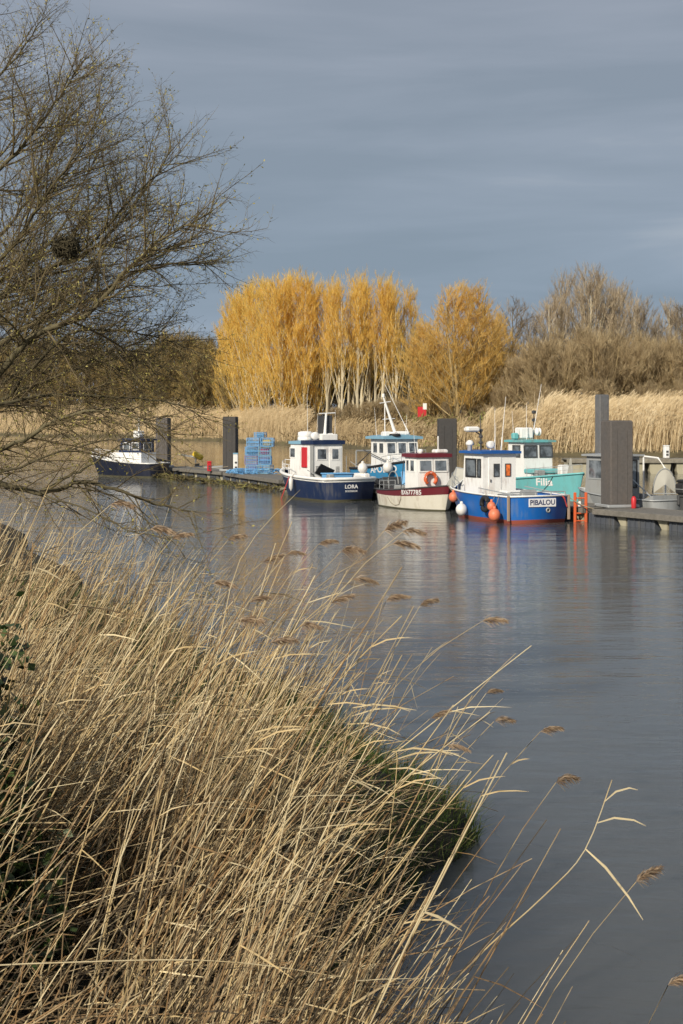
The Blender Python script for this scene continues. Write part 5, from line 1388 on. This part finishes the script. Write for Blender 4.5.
# stacked blue pots
def pot(loc, rz, sc, label, mat, inside=None):
    o = empty('fish_pot', loc, rz, label, 'pot', 'blue pots stacked on the left pontoon')
    w_, d_, hgt = .80 * sc, .62 * sc, .56
    m = MB()
    for x in (-w_ / 2, w_ / 2):
        for y in (-d_ / 2, d_ / 2): m.rod((x, y, 0), (x, y, hgt), .028, 5)
        for z_ in (0.02, hgt / 2, hgt - .02): m.rod((x, -d_ / 2, z_), (x, d_ / 2, z_), .024, 5)
    for y in (-d_ / 2, d_ / 2):
        for z_ in (0.02, hgt / 2, hgt - .02): m.rod((-w_ / 2, y, z_), (w_ / 2, y, z_), .024, 5)
    m.build('frame', mat, o)
    n = MB()
    for i in range(1, 7):
        x = -w_ / 2 + w_ * i / 7
        for y in (-d_ / 2, d_ / 2): n.rod((x, y, 0), (x, y, hgt), .013, 3)
        n.rod((x, -d_ / 2, hgt), (x, d_ / 2, hgt), .013, 3)
    for i in range(1, 5):
        z_ = hgt * i / 5
        for y in (-d_ / 2, d_ / 2): n.rod((-w_ / 2, y, z_), (w_ / 2, y, z_), .013, 3)
        for x in (-w_ / 2, w_ / 2): n.rod((x, -d_ / 2, z_), (x, d_ / 2, z_), .013, 3)
    n.build('netting', M['binblue'], o)
    if inside:
        k = MB(); k.bevbox((0, 0, .26), (w_ * .75, d_ * .7, .40), .08); k.build('funnel', inside, o)
    return o
sp = at(259, 92.5, DECK)
lilac = paint('faded_net', (.22, .22, .42), .8, .4)
fill = [M['binblue'], M['binblue'], lilac, M['paleblue'], lilac, M['paleblue'], M['binblue'], M['red'], M['yellow']]
labs = ['left pot of the bottom layer', 'middle pot of the bottom layer', 'right pot of the bottom layer', 'left pot of the second layer', 'middle pot of the second layer', 'right pot of the second layer', 'left pot of the third layer', 'middle pot of the third layer holding something red', 'right pot of the third layer holding something yellow']
labs = ['left pot of the bottom layer', 'right pot of the bottom layer', 'left pot of the second layer', 'right pot of the second layer', 'left pot of the third layer', 'right pot of the third layer holding something red', 'left pot of the top layer', 'right pot of the top layer holding something yellow']
fill = [lilac, None, None, lilac, M['paleblue'], M['red'], None, M['yellow']]
for k in range(8):
    i, j = k % 2, k // 2
    pot(sp + V((-.42 + .86 * i + RND.uniform(-.12, .12), RND.uniform(-.22, .22), .585 * j + .03)), RND.uniform(-.45, .45), 1.0, 'blue netted fish pot, ' + labs[k], (M['binblue'], M['paleblue'], lilac, M['binblue'], M['binblue'], M['paleblue'], M['binblue'], M['binblue'])[k], fill[k])
for k, (dx, dz, lab) in enumerate([(-1.25, 0.03, 'blue netted fish pot standing alone left of the stacked pots'), (.1, 2.37, 'small blue netted fish pot lying askew on top of the stack')]):
    o = pot(sp + V((dx, -.1, dz)), .5 - .9 * k, .8, lab, M['binblue'], M['paleblue']); o.scale.z = .6
nh = MB(); r = random.Random(8)
for k in range(160):
    a = V((r.uniform(-2.0, 2.2), r.uniform(-.7, .5), r.uniform(0, .32))); d = rv(r); d.z *= .3
    nh.tube([a, a + d * .2, a + d * .35 + V((0, 0, -.05))], .028, 4, tint=.5)
tag(nh.build('net_pile', M['binblue'], loc=sp), 'loose blue netting heaped around the foot of the stacked pots', 'net')
# gear lying on the long pontoon behind the boats
def crate(loc, rz, size, mat, label):
    o = empty('fish_crate', loc, rz, label, 'crate', 'crates on the long pontoon'); w_, d_, h_ = size
    m = MB()
    for x in (-w_ / 2, w_ / 2): m.bevbox((x, 0, h_ / 2), (.04, d_, h_), .01)
    for y in (-d_ / 2, d_ / 2): m.bevbox((0, y, h_ / 2), (w_ - .04, .04, h_), .01)
    m.bevbox((0, 0, .03), (w_ - .05, d_ - .05, .04), .008); m.build('walls', mat, o)
    m = MB()
    for y in (-d_ / 2 - .01, d_ / 2 + .01): m.bevbox((0, y, h_ - .04), (w_ + .06, .05, .06), .012)
    for x in (-w_ / 2 - .01, w_ / 2 + .01): m.bevbox((x, 0, h_ - .04), (.05, d_ - .04, .06), .012)
    m.build('rim', mat, o); return o
def onb(t, off): 
    a, b, u, n = seg_frame(NE[1]); q = a.lerp(b, t) + n * off; q.z = DECK; return q
crate(onb(.60, 1.0), .4, (1.0, .7, .6), M['darkgrey'], 'dark crate on the long pontoon between the navy boat and the maroon boat')
crate(onb(.64, 1.5), .1, (.9, .7, .5), M['grey'], 'grey crate on the long pontoon beside the dark crate')
crate(onb(.57, 1.5), -.3, (.9, .7, .9), M['binblue'], 'tall blue crate on the long pontoon behind the navy boat')
crate(onb(.93, 1.2), .2, (1.0, .8, .7), M['darkgrey'], 'dark crate on the long pontoon left of the navy boat')
crate(onb(.90, .8), .5, (.8, .6, .45), M['red'], 'dark red crate on the long pontoon left of the navy boat')
hp = MB(); r = random.Random(44)
for k in range(120):
    a = onb(.68, 1.2) + V((max(-.7, min(.7, r.gauss(0, .35))), max(-.7, min(.7, r.gauss(0, .4))), r.uniform(0, .35))); d = rv(r); d.z *= .4
    hp.tube([a, a + d * .35, a + d * .6 + V((0, 0, -.1))], .035, 4)
tag(hp.build('net_pile', M['darkgrey']), 'dark fishing net heaped on the long pontoon behind the maroon boat', 'net')
# loose gear aboard: poles, coils, small aerials
def poles(parent, lst, r_, mat, name='pole'):
    for a, b in lst:
        m = MB(); m.rod(a, b, r_, 5); m.build(name, mat, parent)
def coil(parent, c, R_, mat):
    m = MB()
    for k in range(4): m.torus(V(c) + V((RND.uniform(-.03, .03), RND.uniform(-.03, .03), .035 * k)), R_ - .02 * k, .022, None, 16, 5)
    m.build('rope_coil', mat, parent, True)
poles(b1, [((.3, -1.2, 1.12), (2.9, -1.15, 1.3)), ((.4, .9, 1.1), (2.8, 1.1, 1.28))], .022, M['alu'])
coil(b1, (.6, .2, .70), .25, M['rope']); coil(b1, (5.7, -.2, .95), .2, M['rope'])
antenna(b1, (4.3, -.55, 2.76), (4.35, -.62, 3.9), .010)
poles(b2, [((.3, .7, .95), (2.4, .75, 1.5)), ((.25, -.2, .8), (2.5, .4, 1.7)), ((1.9, -.7, .8), (2.3, -.75, 2.2))], .020, M['darkgrey'])
coil(b2, (.5, -.5, .50), .22, M['rope']); coil(b2, (4.3, 0, .75), .18, M['redrope'])
antenna(b2, (3.0, -.5, 2.55), (2.9, -.55, 3.6), .010)
poles(b3, [((.3, -1.3, 1.3), (2.2, -1.25, 1.9)), ((2.2, -1.0, .8), (2.2, -1.0, 2.2)), ((.4, 1.35, 1.2), (2.3, 1.2, 1.5))], .022, M['grey'])
antenna(b3, (4.8, -.6, 2.94), (4.75, -.65, 4.4), .011); antenna(b3, (2.7, -.6, 3.34), (2.7, -.62, 4.6), .010)
m = MB(); m.bevbox((1.5, -.7, 1.05), (.5, .6, .62), .05); m.build('gear_box', M['darkgrey'], b3)
m = MB(); m.bevbox((.35, .9, 1.2), (.35, .3, .30), .04); m.build('gear_box', M['grey'], b3)
poles(b4, [((.6, -1.1, 1.3), (2.5, -1.0, 2.2)), ((.6, 1.1, 1.3), (2.5, 1.0, 2.6)), ((5.5, -1.2, 1.6), (2.2, -1.35, 2.3))], .03, M['darkgrey'])
antenna(b4, (2.9, -.8, 3.05), (2.8, -.9, 4.8), .012); antenna(b4, (4.3, .4, 3.05), (4.3, .5, 4.4), .012)
poles(b5, [((.3, -1.0, 1.0), (1.5, -.9, 2.4)), ((.3, .9, 1.0), (1.5, .8, 2.6))], .025, M['grey'])
coil(b5, (5.0, -.4, 1.05), .22, M['rope'])
m = MB(); m.bevbox((4.1, -.55, 1.32), (.4, .5, .6), .04); m.build('gear_box', M['grey'], b5)
antenna(b5, (1.8, -.6, 3.05), (1.7, -.65, 4.5), .012)
poles(b6, [((.6, .6, .9), (2.9, .7, 2.3)), ((4.5, -.6, 1.1), (5.6, -.2, 1.6))], .025, M['alu'])
coil(b6, (.9, .4, .80), .2, M['rope'])

# floating flotsam along the left pontoon
M['flotsam'] = tinted('flotsam', [(0.0, (.035, .028, .014)), (.6, (.12, .095, .04)), (1.0, (.20, .19, .06))], .9, 2.0)
fl = MB()
for k in range(900):
    u = r.random(); p = V((-3.0, 80.5, 0)).lerp(V((-12.5, 101.0, 0)), u) + V((r.gauss(0, .35) - .5, r.gauss(0, .3), r.uniform(-.02, .22)))
    d = rv(r); d.z = abs(d.z) * .5
    fl.sliver(p, d, r.uniform(.2, .7), r.uniform(.03, .09), d.cross(rv(r)).normalized(), r.random())
tag(fl.build('debris', M['flotsam']), 'floating twigs and weed caught against the left pontoon', 'debris', None, 'stuff')
# mooring lines
def line(a, b, sag, label, mat=M['rope']):
    pts = [a.lerp(b, i / 8) - V((0, 0, sag * math.sin(PI * i / 8))) for i in range(9)]
    m = MB(); m.tube([p - a for p in pts], .022, 5)
    tag(m.build('mooring_line', mat, None, True, loc=a), label, 'rope')
line(world_of(b3, (6.9, .2, 1.45)), V((-3.5, 81.8, DECK)), .25, 'mooring line from the bow of the navy boat to the left pontoon')
line(world_of(b1, (.1, -1.35, 1.08)), V((9.9, 55.8, DECK)), .10, 'mooring line from the stern of the blue boat to the ladder end')
line(world_of(b2, (5.3, 0, 1.16)), world_of(b1, (6.6, .2, 1.28)), .12, 'rope between the maroon bow and the blue boat')
line(at(228, 97, .9), at(186, 103, .75), .15, 'rope strung along the left pontoon from the dark pile')

# ------------------------------------------------------------------ wooden jetty farther out on the right
je = empty('jetty', V((17.0, 107.2, 0)), math.radians(1), 'pale wooden jetty on cream floats in front of the far reeds at the right', 'jetty')
m = MB(); m.bevbox((9, 1.2, 1.10), (18, 2.3, .10), .01); m.build('deck', M['jettywood'], je)
m = MB(); m.bevbox((9, 0, .98), (18.04, .10, .30), .015); m.bevbox((9, 2.4, .98), (18.04, .10, .30), .015); m.build('edge_beam', M['jettywood'], je)
for k in range(9):
    x = .9 + 2.05 * k
    m = MB(); m.prism([(x - .55, -.3), (x + .65, -.3), (x + .85, .6), (x + .85, .82), (x - .75, .82), (x - .75, .2)], .15, 2.2); m.build('float', M['concrete'], je)
    m = MB(); m.bevbox((x + 1.05, .6, .35), (.12, .12, .96), .01); m.build('strut', M['darkpile'], je)
# buoy / sign on the far shore
sg = empty('river_sign', at(424.5, 205, far_z((424.5 - 341.5) / F * 205, 205)), 0, 'small red and white river sign on the far slope', 'sign')
gz = sg.location.z
ztop = EYE + (421 - 404) / F * 205 - gz; zm = EYE + (421 - 412) / F * 205 - gz
m = MB(); m.bevbox((.0, .1, (ztop - .1) / 2), (.14, .14, ztop - .1), .02); m.build('post', M['white'], sg)
m = MB(); m.bevbox((-.35, 0, zm), (1.25, .06, 1.5), .02); m.build('board', M['red'], sg)
m = MB(); m.bevbox((.05, -.04, ztop - .35), (.55, .05, .9), .02); m.build('white_board', M['white'], sg)
